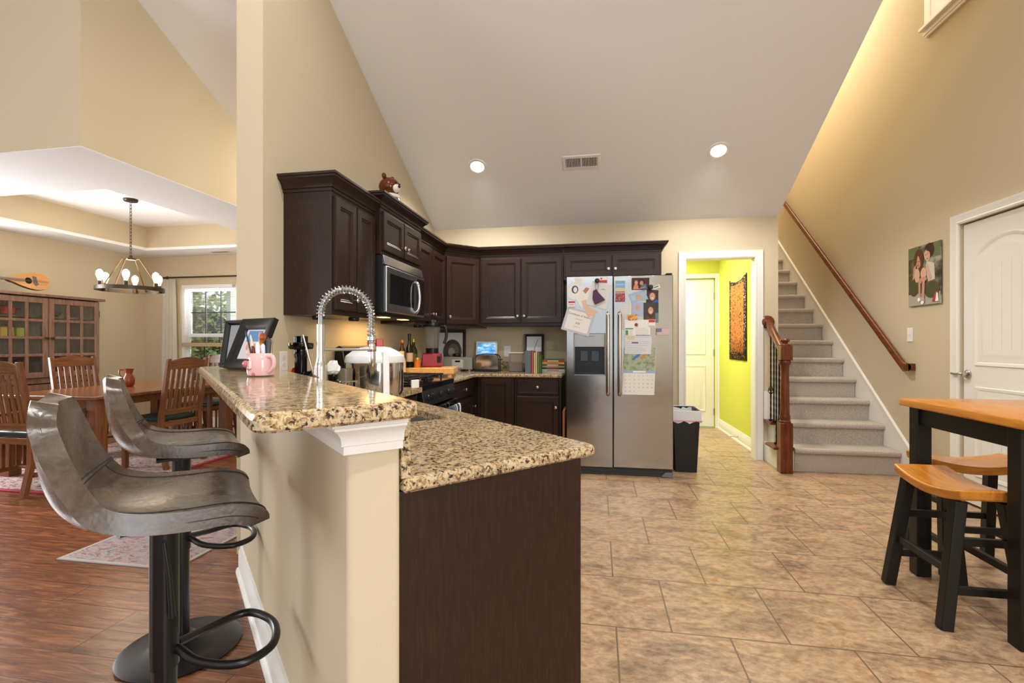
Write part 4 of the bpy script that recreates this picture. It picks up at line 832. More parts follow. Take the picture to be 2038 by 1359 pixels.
# books upright
x = -.712
for th, h, dep, col, lb in ((.062, .225, .17, '5f666c', 'thick grey book standing upright next to the canister'), (.024, .22, .175, 'a84a58', 'raspberry red book standing after the thick grey one'), (.018, .205, .18, 'c9c26a', 'pale yellow-green book standing after the red one'), (.014, .21, .18, 'd8cfa0', 'cream thin book standing between green spines'), (.022, .215, .17, '6b6a3a', 'olive book standing after the cream one'), (.012, .18, .175, '3f7a3a', 'thin bright green booklet standing last before the stack')):
    t = WT('book', lb, 'book', x+th/2, 4.87, 0, group='cookbooks on the back counter')
    b = bm_(); box(b, (-th/2, -dep/2, 0), (-th/2+.002, dep/2, h)); box(b, (th/2-.002, -dep/2, 0), (th/2, dep/2, h)); box(b, (-th/2, -dep/2, 0), (th/2, -dep/2+.002, h)); obj('cover', b, mat('book_'+col, col, .5), t)
    b = bm_(); box(b, (-th/2+.002, -dep/2+.002, .003), (th/2-.002, dep/2-.004, h-.003)); obj('pages', b, PAPER, t); x += th+.0015
# stack of books
z = CT+.001
for w, dep, th, col, col2, lb, dx in ((.245, .19, .010, 'd8d5cf', 'd8d5cf', 'thin white magazine at the bottom of the book stack', 0), (.24, .19, .026, 'b9bfae', 'c07a5a', 'pale floral cookbook second from the bottom of the stack', 0), (.235, .18, .017, '2d3444', 'b0393a', 'dark cookbook with red lettering in the book stack', .0), (.235, .185, .012, 'd9b27a', 'd9b27a', 'thin tan book in the middle of the stack', .0), (.23, .18, .020, '4f5a68', 'd9d9d4', 'slate blue book with white title in the stack', .0), (.24, .18, .020, 'd9a93a', 'b8862a', 'mustard yellow cookbook in the stack', .0), (.225, .175, .020, 'b03a2e', 'e6dcd0', 'red cookbook with a white patch near the stack top', .0), (.20, .17, .010, '3f7a4a', '3f7a4a', 'green booklet lying on top of the book stack', .01)):
    t = thing('book', lb, 'book', (-.447+dx, 5.0, z), R(random.uniform(-1.5, 1.5)), 'cookbooks on the back counter')
    b = bm_(); box(b, (-w/2, -dep/2, 0), (w/2, dep/2, .002)); box(b, (-w/2, -dep/2, th-.002), (w/2, dep/2, th)); box(b, (-w/2, -dep/2, 0), (w/2, -dep/2+.002, th)); obj('cover', b, mat('book_'+col, col, .5), t)
    b = bm_(); box(b, (-w/2+.003, -dep/2+.002, .002), (w/2-.003, dep/2-.003, th-.002)); obj('pages', b, PAPER, t)
    if col2 != col:
        b = bm_(); box(b, (-w/4, -dep/2-.0006, th*.25), (w/4, -dep/2, th*.75)); obj('spine_title', b, mat('book_'+col2, col2, .5), t)
    z += th+.0006
b = bm_(); box(b, (0, 0, 0), (.022, .28, .56)); one('wooden_board', b, mat('orange_wood', '9a5a2c', .5), 'orange wooden board slotted between base cabinet and refrigerator', 'board', (-.318, 4.50, .003), bev=.003)
# outlets and switches
def plate(label, loc, rz, kind='outlet', w=.07, h=.115, wide=1):
    t = thing('switch_plate' if kind != 'outlet' else 'outlet', label, kind, loc, rz)
    b = bm_(); box(b, (-w/2, -.006, -h/2), (w/2, -.0005, h/2)); obj('cover_plate', b, WHITE, t, bev=.002)
    if kind == 'outlet':
        for s in (-.02, .02):
            b = bm_(); lathe(b, [(.015, 0), (.015, .002), (.001, .002)], (0, -.006, s), 16, axis='-y'); box(b, (-.006, -.0085, s-.003), (-.004, -.008, s+.006), 0); box(b, (.004, -.0085, s-.003), (.006, -.008, s+.006), 0); obj('socket', b, mat('outlet_face', 'd8d6d0', .4), t)
    else:
        b = bm_(); box(b, (-.005, -.016, -.002), (.005, -.006, .012)); obj('toggle', b, WHITE, t, bev=.001)
    return t
plate('white outlet on the kitchen side wall above the bar end', (XL, 2.585, 1.078), R(90))
plate('white rocker switch on the back wall beside the toaster', (-.985, YB, 1.095), 0, 'light switch', .075, .12)
plate('white light switch on the right wall under the photo print', (XR, 4.748, 1.258), R(-90), 'light switch', .075, .12)
# bear jar on the cabinet
t = thing('cookie_jar', 'brown and white ceramic bear cookie jar on top of the cabinet', 'jar', (-1.60, 3.56, 2.222), R(75))
bx = mat('brown_glaze', '5e2a16', .12); wx = mat('white_glaze', 'e6dfd2', .15)
b = bm_(); lathe(b, [(.06, 0), (.085, .02), (.09, .06), (.075, .10), (.001, .105)], n=28); obj('jar_body', b, bx, t)
b = bm_(); lathe(b, [(.078, .085), (.084, .092), (.084, .108), (.076, .116), (.001, .116)], n=28); obj('collar', b, wx, t)
b = bm_(); ball(b, (0, 0, .18), .082, 28, 1, 1, .9)
for s in (-1, 1): ball(b, (s*.05, .01, .255), .024, 14, 1, .6, 1)
hd = obj('head', b, bx, t)
b = bm_(); ball(b, (0, -.062, .165), .04, 18, 1.05, .75, .85); ball(b, (.0, -.05, .19), .042, 18, 1.1, .7, .7); obj('face', b, wx, hd)
b = bm_(); ball(b, (0, -.095, .172), .011, 10); ball(b, (-.022, -.080, .198), .007, 8); ball(b, (.022, -.080, .198), .007, 8); obj('nose_and_eyes', b, BLKGL, hd)

# ------------------------------------------------------------------ on the bar: mug and frames
t = thing('pig_mug', 'pink pig-shaped mug filled with pens on the bar', 'mug', PB(1.95, .262, 1.0645), R(28)); t.scale = (.8, .8, .8)
PINK = mat('pink_glaze', 'dfb3b4', .12); DPINK = mat('deep_pink_glaze', 'c46f74', .15)
b = bm_(); lathe(b, [(.046, 0), (.056, .004), (.060, .02), (.059, .07), (.055, .088), (.047, .099), (.045, .102), (.042, .1), (.050, .07), (.052, .015), (.001, .008)], n=32); obj('mug_body', b, PINK, t)
b = bm_(); tube(b, bez([(.030, -.042, .09), (.055, -.055, .085), (.058, -.055, .045), (.036, -.045, .018)], 6), .009, 10); obj('handle', b, PINK, t)
b = bm_(); ball(b, (-.060, -.012, .055), .016, 16, .9, 1.2, 1.0); obj('snout', b, DPINK, t)
b = bm_(); ball(b, (-.043, -.040, .074), .0105, 12, .8, .6, 1); obj('eye', b, wx, t)
b = bm_(); ball(b, (-.046, -.0462, .073), .0045, 10); obj('pupil', b, BLKGL, t)
b = bm_(); tube(b, bez([(-.055, -.025, .036), (-.045, -.040, .030), (-.032, -.050, .034)], 4), .003, 8); ball(b, (-.022, -.052, .012), .010, 10, 1, .4, 1); obj('mouth_and_foot', b, DPINK, t)
b = bm_()
for s in (-.02, .02): hexa(b, [(-.03+s-.01, -.012, .095), (-.03+s+.01, -.012, .095), (-.03+s+.01, .004, .095), (-.03+s-.01, .004, .095)], [(-.032+s-.002, -.014, .122), (-.032+s+.002, -.014, .122), (-.032+s+.002, -.01, .122), (-.032+s-.002, -.01, .122)])
obj('ear', b, PINK, t, bev=.003)
pens = [((-.02, -.01), (-.06, -.02, .20), .0035, '26282c', 'dark slim pencil leaning far out of the pig mug'), ((-.012, 0), (-.045, .0, .185), .004, 'd8cfc0', 'cream pen leaning beside the dark pencil'), ((-.022, .005), (-.034, -.01, .135), .008, '6e2a22', 'short brown marker at the pig mug rim'), ((-.008, -.02), (-.012, -.02, .15), .009, 'dfe3e6', 'thick white marker in the pig mug'), ((.01, -.012), (.008, -.012, .145), .009, 'c9d6e0', 'pale blue marker in the pig mug'), ((.0, .01), (-.01, .02, .195), .006, 'd9791c', 'orange pen standing tallest in the pig mug'), ((.015, .012), (.025, .02, .175), .005, '7a2c24', 'dark red pencil in the pig mug'), ((.02, .0), (.032, .0, .165), .011, '3f4248', 'thick dark grey handle in the pig mug')]
for (x, y), q, r, col, lb in pens:
    b = bm_(); q = Vector(q); p0 = Vector((x, y, .012)); tube(b, [p0, p0.lerp(q, .93), q], [r, r, r*.4], 10); rr = R(28)
    o = one('pen', b, mat('pen_'+col, col, .35), lb, 'pen', PB(1.95, .262, 1.0645), rr, group='pens in the pig mug'); o.scale = (.8, .8, .8)
b = bm_(); tube(b, bez([(.022, .014, .012), (.030, .010, .15), (.040, .008, .166), (.046, .008, .15), (.046, .006, .10)], 5), .0022, 6); one('crochet_hook', b, CHROME, 'thin bent metal hook hanging over the pig mug rim', 'hook', PB(1.95, .262, 1.0645), R(28)).scale = (.8, .8, .8)
b = bm_(); lathe(b, [(.001, .148), (.014, .16), (.018, .175), (.012, .19), (.001, .196)], n=14, sx=1, sy=.6); one('flower_pen_top', b, noisy('orange_petal', [(.4, '7a2c1c'), (.6, 'd98a2c')], ns=40, rough=.6), 'orange and brown topper above the pens', 'pen topper', tuple(Vector(PB(1.95, .262, 1.0645))+Vector((.004, .0, 0)))).scale = (.8, .8, .8)
BF = mat('black_frame', '0d0d0e', .3)
leaning_frame('picture_frame', 'black framed photo leaning back on the bar behind the pig mug', -1.492, 1.841, 1.066, .23, .235, .048, BF, c_('mat_pale', 'ccd3dc'), [(rect(-.05, .13, .05, .18), c_('boat_blue', '5a86b8')), (rect(-.055, .05, .055, .13), c_('mat_pink', 'cfc6c6')), ((.02, .10, .02, .02), SKIN), ((-.02, .11, .012, .02), c_('coral', ''))], rz=R(-20), lean=22)
leaning_frame('picture_frame', 'thin black framed grey print behind the leaning black frame', -1.655, 2.0, 1.066, .21, .225, .022, BF, c_('greyprint', '9aa0a4'), [], rz=R(-20), lean=8)

# ------------------------------------------------------------------ ceiling fixtures
NA = math.atan(.495)
def on_ceiling(x, y): return (x, y, cz(y)-.002)
for x, y, lb in ((-1.127, 4.49, 'glowing recessed ceiling light near the cabinet wall'), (1.043, 4.487, 'glowing recessed ceiling light near the stairs')):
    t = thing('recessed_light', lb, 'ceiling light', on_ceiling(x, y)); t.rotation_euler = (-NA, 0, 0)
    b = bm_(); lathe(b, [(.062, .0), (.066, -.006), (.088, -.006), (.092, 0), (.092, .004), (.062, .004)], n=36); bmesh.ops.delete(b, geom=[f for f in b.faces if len(f.verts) > 4], context='FACES'); obj('trim_ring', b, mat('white_metal', 'efefec', .4), t)
    b = bm_(); lathe(b, [(.061, -.0005), (.05, -.005), (.001, -.008)], n=30); obj('lens', b, mat('light_lens', 'ffffff', .5, emit='fff2d8', es=9), t)
t = thing('ceiling_vent', 'white slotted air vent in the sloped kitchen ceiling', 'vent', on_ceiling(-.146, 4.515)); t.rotation_euler = (-NA, 0, 0)
b = bm_()
relief(b, [(-.175, -.085), (.175, -.085), (.175, .085), (-.175, .085)], [(0, 0), (.006, -.008), (.03, -.010), (.032, -.003)], lambda p, h: (p[0], p[1], h)); obj('vent_frame', b, TRIM, t, angle=20)
b = bm_(); box(b, (-.145, -.05, -.0035), (.145, .05, -.003)); obj('duct_opening', b, mat('vent_dark', '3a3632', .8), t)
b = bm_()
for k in range(20): x = -.137+k*.0144; bar(b, (x, -.05, -.008), (x, .05, -.008), .002, .010, (.6, 0, 1))
box(b, (-.004, -.05, -.010), (.004, .05, -.003)); obj('louvres', b, TRIM, t)
t = thing('dining_vent', 'small flat vent in the dining ceiling border over the window', 'vent', (-5.05, 5.80, 2.434)); b = bm_(); box(b, (-.15, -.05, -.006), (.15, .05, 0)); obj('vent_frame', b, TRIM, t, bev=.002)
b = bm_()
for k in range(9): box(b, (-.12+k*.028, -.035, -.0075), (-.108+k*.028, .035, -.006))
obj('slots', b, mat('vent_dark'), t)

# ------------------------------------------------------------------ stairs
RI, TR, Y0 = .20, .254, 4.86
XS0 = 1.803
t = thing('staircase', 'carpeted staircase climbing away between the walls', 'stairs', (1.78, Y0, 0))
for k in range(15):
    y = Y0+k*TR; z = .02+RI*(k+1); b = bm_(); x0 = 1.79 if k < 1 else XS0; r = .022; xr = XR-.026
    pr = [(y-.004, z-RI-.001 if k else .004), (y-.004, z-.05)]+[(y-.016-r*sin(R(a))*.9, z-.028-r*cos(R(a))) for a in (0, 45, 90)]+[(y-.016-r*cos(R(a))*.9, z-.024+.024*sin(R(a))) for a in (20, 50, 90)]+[(y+TR-.005, z), (y+TR-.005, z-RI-.001 if k else .004)]
    extrude(b, pr, 'x', x0, xr); obj('carpeted_step', b, CARPET, t, world=True, angle=35)
yt = Y0+15*TR
b = bm_(); box(b, (XS0, yt, .02+15*RI), (XR-.026, 8.98, .02+RI*16)); obj('landing', b, CARPET, t, world=True)
sl = RI/TR
b = bm_(); ys = 4.70; extrude(b, [(ys, .003), (Y0, .003), (yt, 15*RI-.10), (yt, .25+sl*(yt-4.71)), (ys, .243)], 'x', XR-.022, XR-.002); obj('skirt_board', b, TRIM, t, world=True)
b = bm_(); bar(b, (XR-.016, ys, .245), (XR-.016, yt, .252+sl*(yt-4.71)), .026, .018); obj('skirt_cap', b, TRIM, t, world=True)
b = bm_(); box(b, (1.66, Y0, .003), (1.789, YB-.002, .19)); box(b, (1.70, Y0+TR, .19), (1.802, YB-.002, .39)); box(b, (1.62+.04, YB-.02, .39), (1.789, YB-.002, .70)); obj('side_panel', b, TRIM, t, world=True, bev=.003)
for k in range(2):
    y = Y0+k*TR; z = .02+RI*(k+1); b = bm_(); box(b, (1.615+.04*k, y-.04 if k else 4.856, z-.028), (1.80, min(y+TR-.012, YB-.004), z)); obj('wood_tread_end', b, CHERRYY, t, world=True, bev=.008, seg=3)
t = thing('stair_balustrade', 'cherry newel post and short rail with iron balusters at the stair foot', 'banister', (1.69, 4.80, 0))
b = bm_(); box(b, (-.052, -.052, .002), (.052, .052, .46)); lathe(b, [(.05, .46), (.05, .475), (.042, .48), (.046, .50), (.046, .52), (.040, .54), (.034, .90), (.036, .98), (.05, 1.0), (.05, 1.02), (.042, 1.03)], n=28); box(b, (-.05, -.05, 1.03), (.05, .05, 1.165)); lathe(b, [(.052, 1.165), (.052, 1.175), (.025, 1.18), (.022, 1.19), (.038, 1.20), (.042, 1.213), (.030, 1.226), (.001, 1.23)], n=28); obj('newel_post', b, CHERRY, t, bev=.004)
b = bm_(); p0, p1 = Vector((0, .03, 1.09)), Vector((.008, .475, 1.405)); u = Vector((0, .58, .815))
prof = [(-.028, -.03), (.028, -.03), (.033, 0), (.030, .02), (.016, .032), (-.016, .032), (-.030, .02), (-.033, 0)]
hexa(b, [tuple(p0+Vector((x, 0, y))) for x, y in prof], [tuple(p1+Vector((x, 0, y))) for x, y in prof]); obj('handrail', b, CHERRYY, t, bev=.004)
b = bm_(); lathe(b, [(.062, 0), (.066, .008), (.058, .02), (.045, .024), (.001, .026)], (.008, .488, 1.40), 28, axis='-y'); obj('wall_rosette', b, CHERRY, t)
for k, (yy, zb, knuckle) in enumerate(((.365, .42, .30+.42), (.28, .42, None), (.215, .22, None), (.14, .22, .41))):
    b = bm_(); zt = 1.09+(yy-.03)*.708-.03; tw = []
    for i in range(61):
        z = zb+(zt-zb)*i/60; tw.append(z)
    L = []
    for z in tw:
        a = z*26; s = .0075; L.append([b.verts.new((s*cos(a+j*pi/2), yy+s*sin(a+j*pi/2), z)) for j in range(4)])
    for p, q in zip(L, L[1:]):
        for j in range(4): b.faces.new((p[j], p[(j+1) % 4], q[(j+1) % 4], q[j]))
    box(b, (-.016, yy-.016, zb), (.016, yy+.016, zb+.014)); bl = obj('baluster', b, IRON, t, smooth=False)
    if knuckle:
        b = bm_()
        for j in range(4): tube(b, [(.024*sin(pi*i/10)*cos(i*.35+j*pi/2), yy+.024*sin(pi*i/10)*sin(i*.35+j*pi/2), knuckle-.045+.009*i) for i in range(11)], .0035, 6)
        obj('basket', b, IRON, bl)
t = thing('wall_handrail', 'long cherry handrail mounted along the right stair wall', 'handrail', (2.62, 4.73, .98))
b = bm_(); s2 = .805; L_ = 2.9; q0, q1 = Vector((0, 0, 0)), Vector((0, L_, L_*s2))
oct_ = [(.028*cos(R(22.5+45*i)), .034*sin(R(22.5+45*i))) for i in range(8)]
a = [b.verts.new((x, -.0, y/.78)) for x, y in oct_]; c = [b.verts.new((x, L_, L_*s2+y/.78)) for x, y in oct_]
e1 = [b.verts.new((x, -.055, y)) for x, y in oct_]
for i in range(8): b.faces.new((a[i], a[(i+1) % 8], c[(i+1) % 8], c[i])); b.faces.new((e1[i], e1[(i+1) % 8], a[(i+1) % 8], a[i]))
b.faces.new(c); b.faces.new(e1[::-1]); box(b, (0, -.055, -.03), (.057, -.005, .03)); obj('rail', b, CHERRYY, t, bev=.003)
for y in (.5, 1.6, 2.6):
    b = bm_(); tube(b, bez([(.055, y, y*s2-.075), (.03, y, y*s2-.075), (.0, y, y*s2-.03)], 5), .007, 8); lathe(b, [(.022, 0), (.022, -.006), (.001, -.006)], (.058, y, y*s2-.075), 14, axis='x'); obj('bracket', b, NICKEL, t)

# tapestry, trash can, photo print
def tapestry_mat():
    m = mat('tapestry_weave', rough=.9); n, l, p = nodes(m); c = coords(n, l, (1, 1, 1)); s = n.new('ShaderNodeSeparateXYZ'); l.new(c.outputs[0], s.inputs[0])
    v = n.new('ShaderNodeTexVoronoi'); v.inputs['Scale'].default_value = 48; l.new(c.outputs[0], v.inputs['Vector'])
    r = ramp(n, [(0, 'e8d3b0'), (.16, 'd98a3c'), (.4, 'c9782c'), (.6, 'b86a2a'), (.75, '3a2a20')]); l.new(v.outputs['Distance'], r.inputs[0])
    v2 = n.new('ShaderNodeTexVoronoi'); v2.inputs['Scale'].default_value = 36; l.new(c.outputs[0], v2.inputs['Vector']); r2 = ramp(n, [(.1, 'e6dcc6'), (.32, '8a4a2a'), (.42, '231a14')]); l.new(v2.outputs['Distance'], r2.inputs[0])
    def ab(sock, off, k):
        x = n.new('ShaderNodeMath'); x.operation = 'ADD'; x.inputs[1].default_value = off; l.new(sock, x.inputs[0]); y = n.new('ShaderNodeMath'); y.operation = 'ABSOLUTE'; l.new(x.outputs[0], y.inputs[0]); z = n.new('ShaderNodeMath'); z.operation = 'GREATER_THAN'; z.inputs[1].default_value = k; l.new(y.outputs[0], z.inputs[0]); return z.outputs[0]
    e1 = ab(s.outputs['X'], 0, .27); e2 = ab(s.outputs['Z'], -.5, .41); mx = n.new('ShaderNodeMath'); mx.operation = 'MAXIMUM'; l.new(e1, mx.inputs[0]); l.new(e2, mx.inputs[1])
    f1 = ab(s.outputs['X'], 0, .355); f2 = ab(s.outputs['Z'], -.5, .49); my = n.new('ShaderNodeMath'); my.operation = 'MAXIMUM'; l.new(f1, my.inputs[0]); l.new(f2, my.inputs[1])
    a = mixrgb(n, l, mx.outputs[0], r.outputs[0], r2.outputs[0]); a = mixrgb(n, l, my.outputs[0], a, lin('33281a')); l.new(a, p.inputs['Base Color']); return m
b = bm_(); L = []
for i in range(17):
    u = i/16; x = -.37+.74*u; sag = .06*(1-(2*u-1)**2); L.append([b.verts.new((x, -.002-.008*abs(sin(u*9)), z)) for z in (-.005+.0*u, .3, .6, 1.0-sag)])
for p, q in zip(L, L[1:]):
    for j in range(3): b.faces.new((p[j], p[j+1], q[j+1], q[j]))
one('tapestry', b, tapestry_mat(), 'orange and black patterned tapestry hanging on the lime wall', 'tapestry', (1.672, 6.25, .99), R(-90), solid=.004)
b = bm_(); tube(b, bez([(0, 0, 0), (-.03, .004, 0), (-.075, 0, .004)], 4), .004, 6); lathe(b, [(.012, 0), (.012, .004), (.001, .004)], (0, 0, 0), 10, axis='x'); ball(b, (-.078, 0, .004), .008, 8); one('door_stop', b, NICKEL, 'spring door stop on the laundry baseboard', 'door stop', (1.645, 6.15, .07))
t = thing('trash_can', 'black trash can with a white drawstring liner beside the refrigerator', 'trash can', (.81, 4.82, .003))
b = bm_(); o0 = [(-.10, -.17), (.085, -.17), (.085, .17), (-.10, .17)]; hexa(b, [(x, y, 0) for x, y in o0], [(x*1.28, y*1.16, .56) for x, y in o0])
b.faces.ensure_lookup_table(); bmesh.ops.delete(b, geom=[f for f in b.faces if f.calc_center_median().z > .55], context='FACES'); obj('bin', b, mat('black_matt_plastic', '171616', .45), t, bev=.012, seg=3, solid=.004)
b = bm_(); L = []
for k, (s, z, jit) in enumerate(((1.0, .46, .004), (1.012, .50, .004), (1.02, .565, 0), (.985, .567, 0), (.93, .50, .004), (.86, .38, .004))):
    ring_ = []
    for i in range(32):
        a = 2*pi*i/32; ca, sa = cos(a), sin(a); q = max(abs(ca), abs(sa)); zz = z+(.012*sin(i*1.7) if k in (0,) else 0)
        fx = 1.28 if z > .4 else 1.2
        ring_.append(b.verts.new(((ca/q)*.098*fx*s-.006+random.uniform(-jit, jit), (sa/q)*.172*1.16*s+random.uniform(-jit, jit), zz)))
    L.append(ring_)
for p, q in zip(L, L[1:]):
    for i in range(32): b.faces.new((p[i], p[(i+1) % 32], q[(i+1) % 32], q[i]))
ln = obj('liner', b, mat('white_liner', 'dfe2e6', .3, alpha=1), t)
b = bm_(); tube(b, [((1 if c > 0 else -1)*0+c, s, .475) for c, s in ((-.138, -.207), (.122, -.207), (.122, .207), (-.138, .207))], .007, 6, True); obj('drawstring', b, mat('pink_drawstring', 'd9a0ae', .5), ln)
# photo print on the right wall (local x runs towards -Y)
t = thing('photo_print', 'unframed photo print of two girls hugging outdoors, on the right wall', 'picture', (XR-.004, 4.545, 1.50), R(-90))
mossy = noisy('garden_print', [(.3, '2b2a1e'), (.45, '4c4a34'), (.54, '77735f'), (.64, 'a7a498'), (.8, '7d8f5a')], ns=7, detail=8, rough=.15)
b = bm_(); box(b, (-.20, -.014, 0), (.20, -.002, .50)); obj('panel', b, [mossy], t, bev=.003)
def blob(b, pts, k, mi): b.faces.new([b.verts.new((x, -.0142-.0002*k, z)) for x, z in pts]).material_index = mi
def ell(cx, cz_, rx, rz_, tilt=0, n=18): return [(cx+rx*cos(2*pi*i/n)*cos(tilt)-rz_*sin(2*pi*i/n)*sin(tilt), cz_+rx*cos(2*pi*i/n)*sin(tilt)+rz_*sin(2*pi*i/n)*cos(tilt)) for i in range(n)]
b = bm_(); PM = [c_('moss', '4a4a30'), HAIR2, SKIN, HAIR, SKIN2, c_('shirt', 'c9c0b2'), c_('shoe', 'b59aa8'), c_('grass', '66704c'), c_('sneaker', 'a83a3c'), PAPER, c_('path', 'a9a294')]
S_ = [(rect(-.198, .002, .198, .10), 10), (rect(-.198, .40, -.06, .498), 7), (rect(.12, .38, .198, .498), 7), (ell(.10, .12, .09, .07), 0), (ell(-.12, .17, .07, .09), 0),
      ([(.04, .36), (.13, .33), (.14, .20), (.06, .19), (.02, .28)], 5), (ell(.07, .44, .062, .062), 3), (ell(.045, .405, .036, .05, .3), 4), ([(.02, .44), (.09, .48), (.10, .40), (.075, .43), (.04, .445)], 3), (ell(.03, .41, .008, .003, .3), 3), (ell(.055, .418, .008, .003, .3), 3), (ell(.05, .378, .011, .004, .3), 8), ([(.03, .30), (.05, .34), (.10, .22), (.07, .19)], 4),
      (ell(-.06, .38, .062, .095), 1), (ell(-.065, .365, .036, .052), 2), ([(-.11, .40), (-.065, .435), (-.085, .37), (-.10, .27), (-.125, .30)], 1), ([(-.065, .435), (-.02, .40), (-.012, .30), (-.03, .29), (-.036, .37)], 1), (ell(-.078, .37, .008, .003), 3), (ell(-.052, .37, .008, .003), 3), (ell(-.065, .338, .012, .004), 8), ([(-.12, .33), (-.09, .345), (-.085, .22), (-.02, .18), (-.02, .205), (-.10, .24), (-.135, .22)], 2),
      (ell(-.075, .255, .034, .06), 4), (ell(.005, .26, .036, .05), 4), (ell(.0, .215, .05, .018), 2), ([(-.06, .21), (-.03, .21), (-.03, .08), (-.055, .08)], 2), ([(-.01, .20), (.025, .20), (.015, .06), (-.015, .06)], 2),
      (ell(-.05, .065, .024, .03, .5), 6), (ell(-.005, .04, .024, .03, .2), 6), (ell(-.05, .05, .018, .016), 9), (ell(-.008, .022, .018, .014), 9), ([(.11, .02), (.18, .02), (.185, .10), (.15, .10)], 8), ([(.15, .02), (.19, .02), (.18, .085), (.165, .09)], 9)]
for k, (p, mi) in enumerate(S_): blob(b, p, k+1, mi)
obj('print', b, PM, t, smooth=False)

# ------------------------------------------------------------------ counter-height table and saddle stools
t = thing('pub_table', 'counter-height table with honey wood top and black legs', 'table', (1.565, 2.09, 0), 0)
b = bm_(); slab(b, rnd((0, .80), (0, 0), (.93, 0), .03)+rnd((0, 0), (.93, 0), (.93, .8), .03)+rnd((.93, 0), (.93, .80), (0, .8), .03)+rnd((.93, .80), (0, .80), (0, 0), .03), .857, .895, .014); obj('tabletop', b, HONEY, t, angle=30)
for x in (.06, .87):
    for y in (.10, .71):
        b = bm_(); box(b, (x-.033, y-.033, .003), (x+.033, y+.033, .856)); obj('leg', b, BLACKW, t, bev=.004)
b = bm_()
for a, c in (((.04, .134), (.065, .676)), ((.865, .134), (.89, .676)), ((.094, .08), (.836, .105)), ((.094, .705), (.836, .73))): box(b, (a[0], a[1], .770), (c[0], c[1], .856))
obj('apron', b, BLACKW, t, bev=.002)
def saddle(label, loc, rz):
    t = thing('saddle_stool', label, 'stool', loc, rz, None)
    b = bm_(); n = 16; T = []; Bt = []
    for i in range(n+1):
        u = -1+2*i/n; y = .228*u; zt = .555+.032*u*u; wdt = .124*(1-.06*u*u)
        T.append([b.verts.new((wdt*v, y, zt+.002*(1-v*v))) for v in (-1, -.9, 0, .9, 1)]); Bt.append([b.verts.new((wdt*v*.96, y*.985, zt-.042 if abs(v) > .5 else zt-.042)) for v in (-1, -.9, 0, .9, 1)])
    for S2 in (T, Bt):
        for p, q in zip(S2, S2[1:]):
            for j in range(4): b.faces.new((p[j], p[j+1], q[j+1], q[j]))
    for i in range(n):
        for j in (0, 4): b.faces.new((T[i][j], T[i+1][j], Bt[i+1][j], Bt[i][j]))
    for i in (0, n):
        for j in range(4): b.faces.new((T[i][j], T[i][j+1], Bt[i][j+1], Bt[i][j]))
    obj('seat', b, HONEY, t, bev=.008, seg=3)
    top = lambda sx, sy: Vector((sx*.085, sy*.165, .527)); bot = lambda sx, sy: Vector((sx*.155, sy*.195, .003))
    for sx in (-1, 1):
        for sy in (-1, 1): b = bm_(); bar(b, bot(sx, sy), top(sx, sy), .046, .046, (0, 1, 0)); obj('leg', b, BLACKW, t, bev=.004)
    at = lambda sx, sy, z: bot(sx, sy).lerp(top(sx, sy), z/.527)
    for z, pairs in ((.16, (((-1, -1), (1, -1)), ((-1, 1), (1, 1)))), (.36, (((-1, -1), (1, -1)), ((-1, 1), (1, 1)))), (.235, (((-1, -1), (-1, 1)), ((1, -1), (1, 1))))):
        for p, q in pairs: b = bm_(); bar(b, at(*p, z), at(*q, z), .022, .032); obj('stretcher', b, BLACKW, t, bev=.002)
    return t
s1 = saddle('saddle stool with honey seat pulled out in front of the table leg', (1.565, 2.475, 0), R(0))
dup(s1, (1.93, 2.945, 0), R(90), 'saddle stool with honey seat half under the table by the white door')

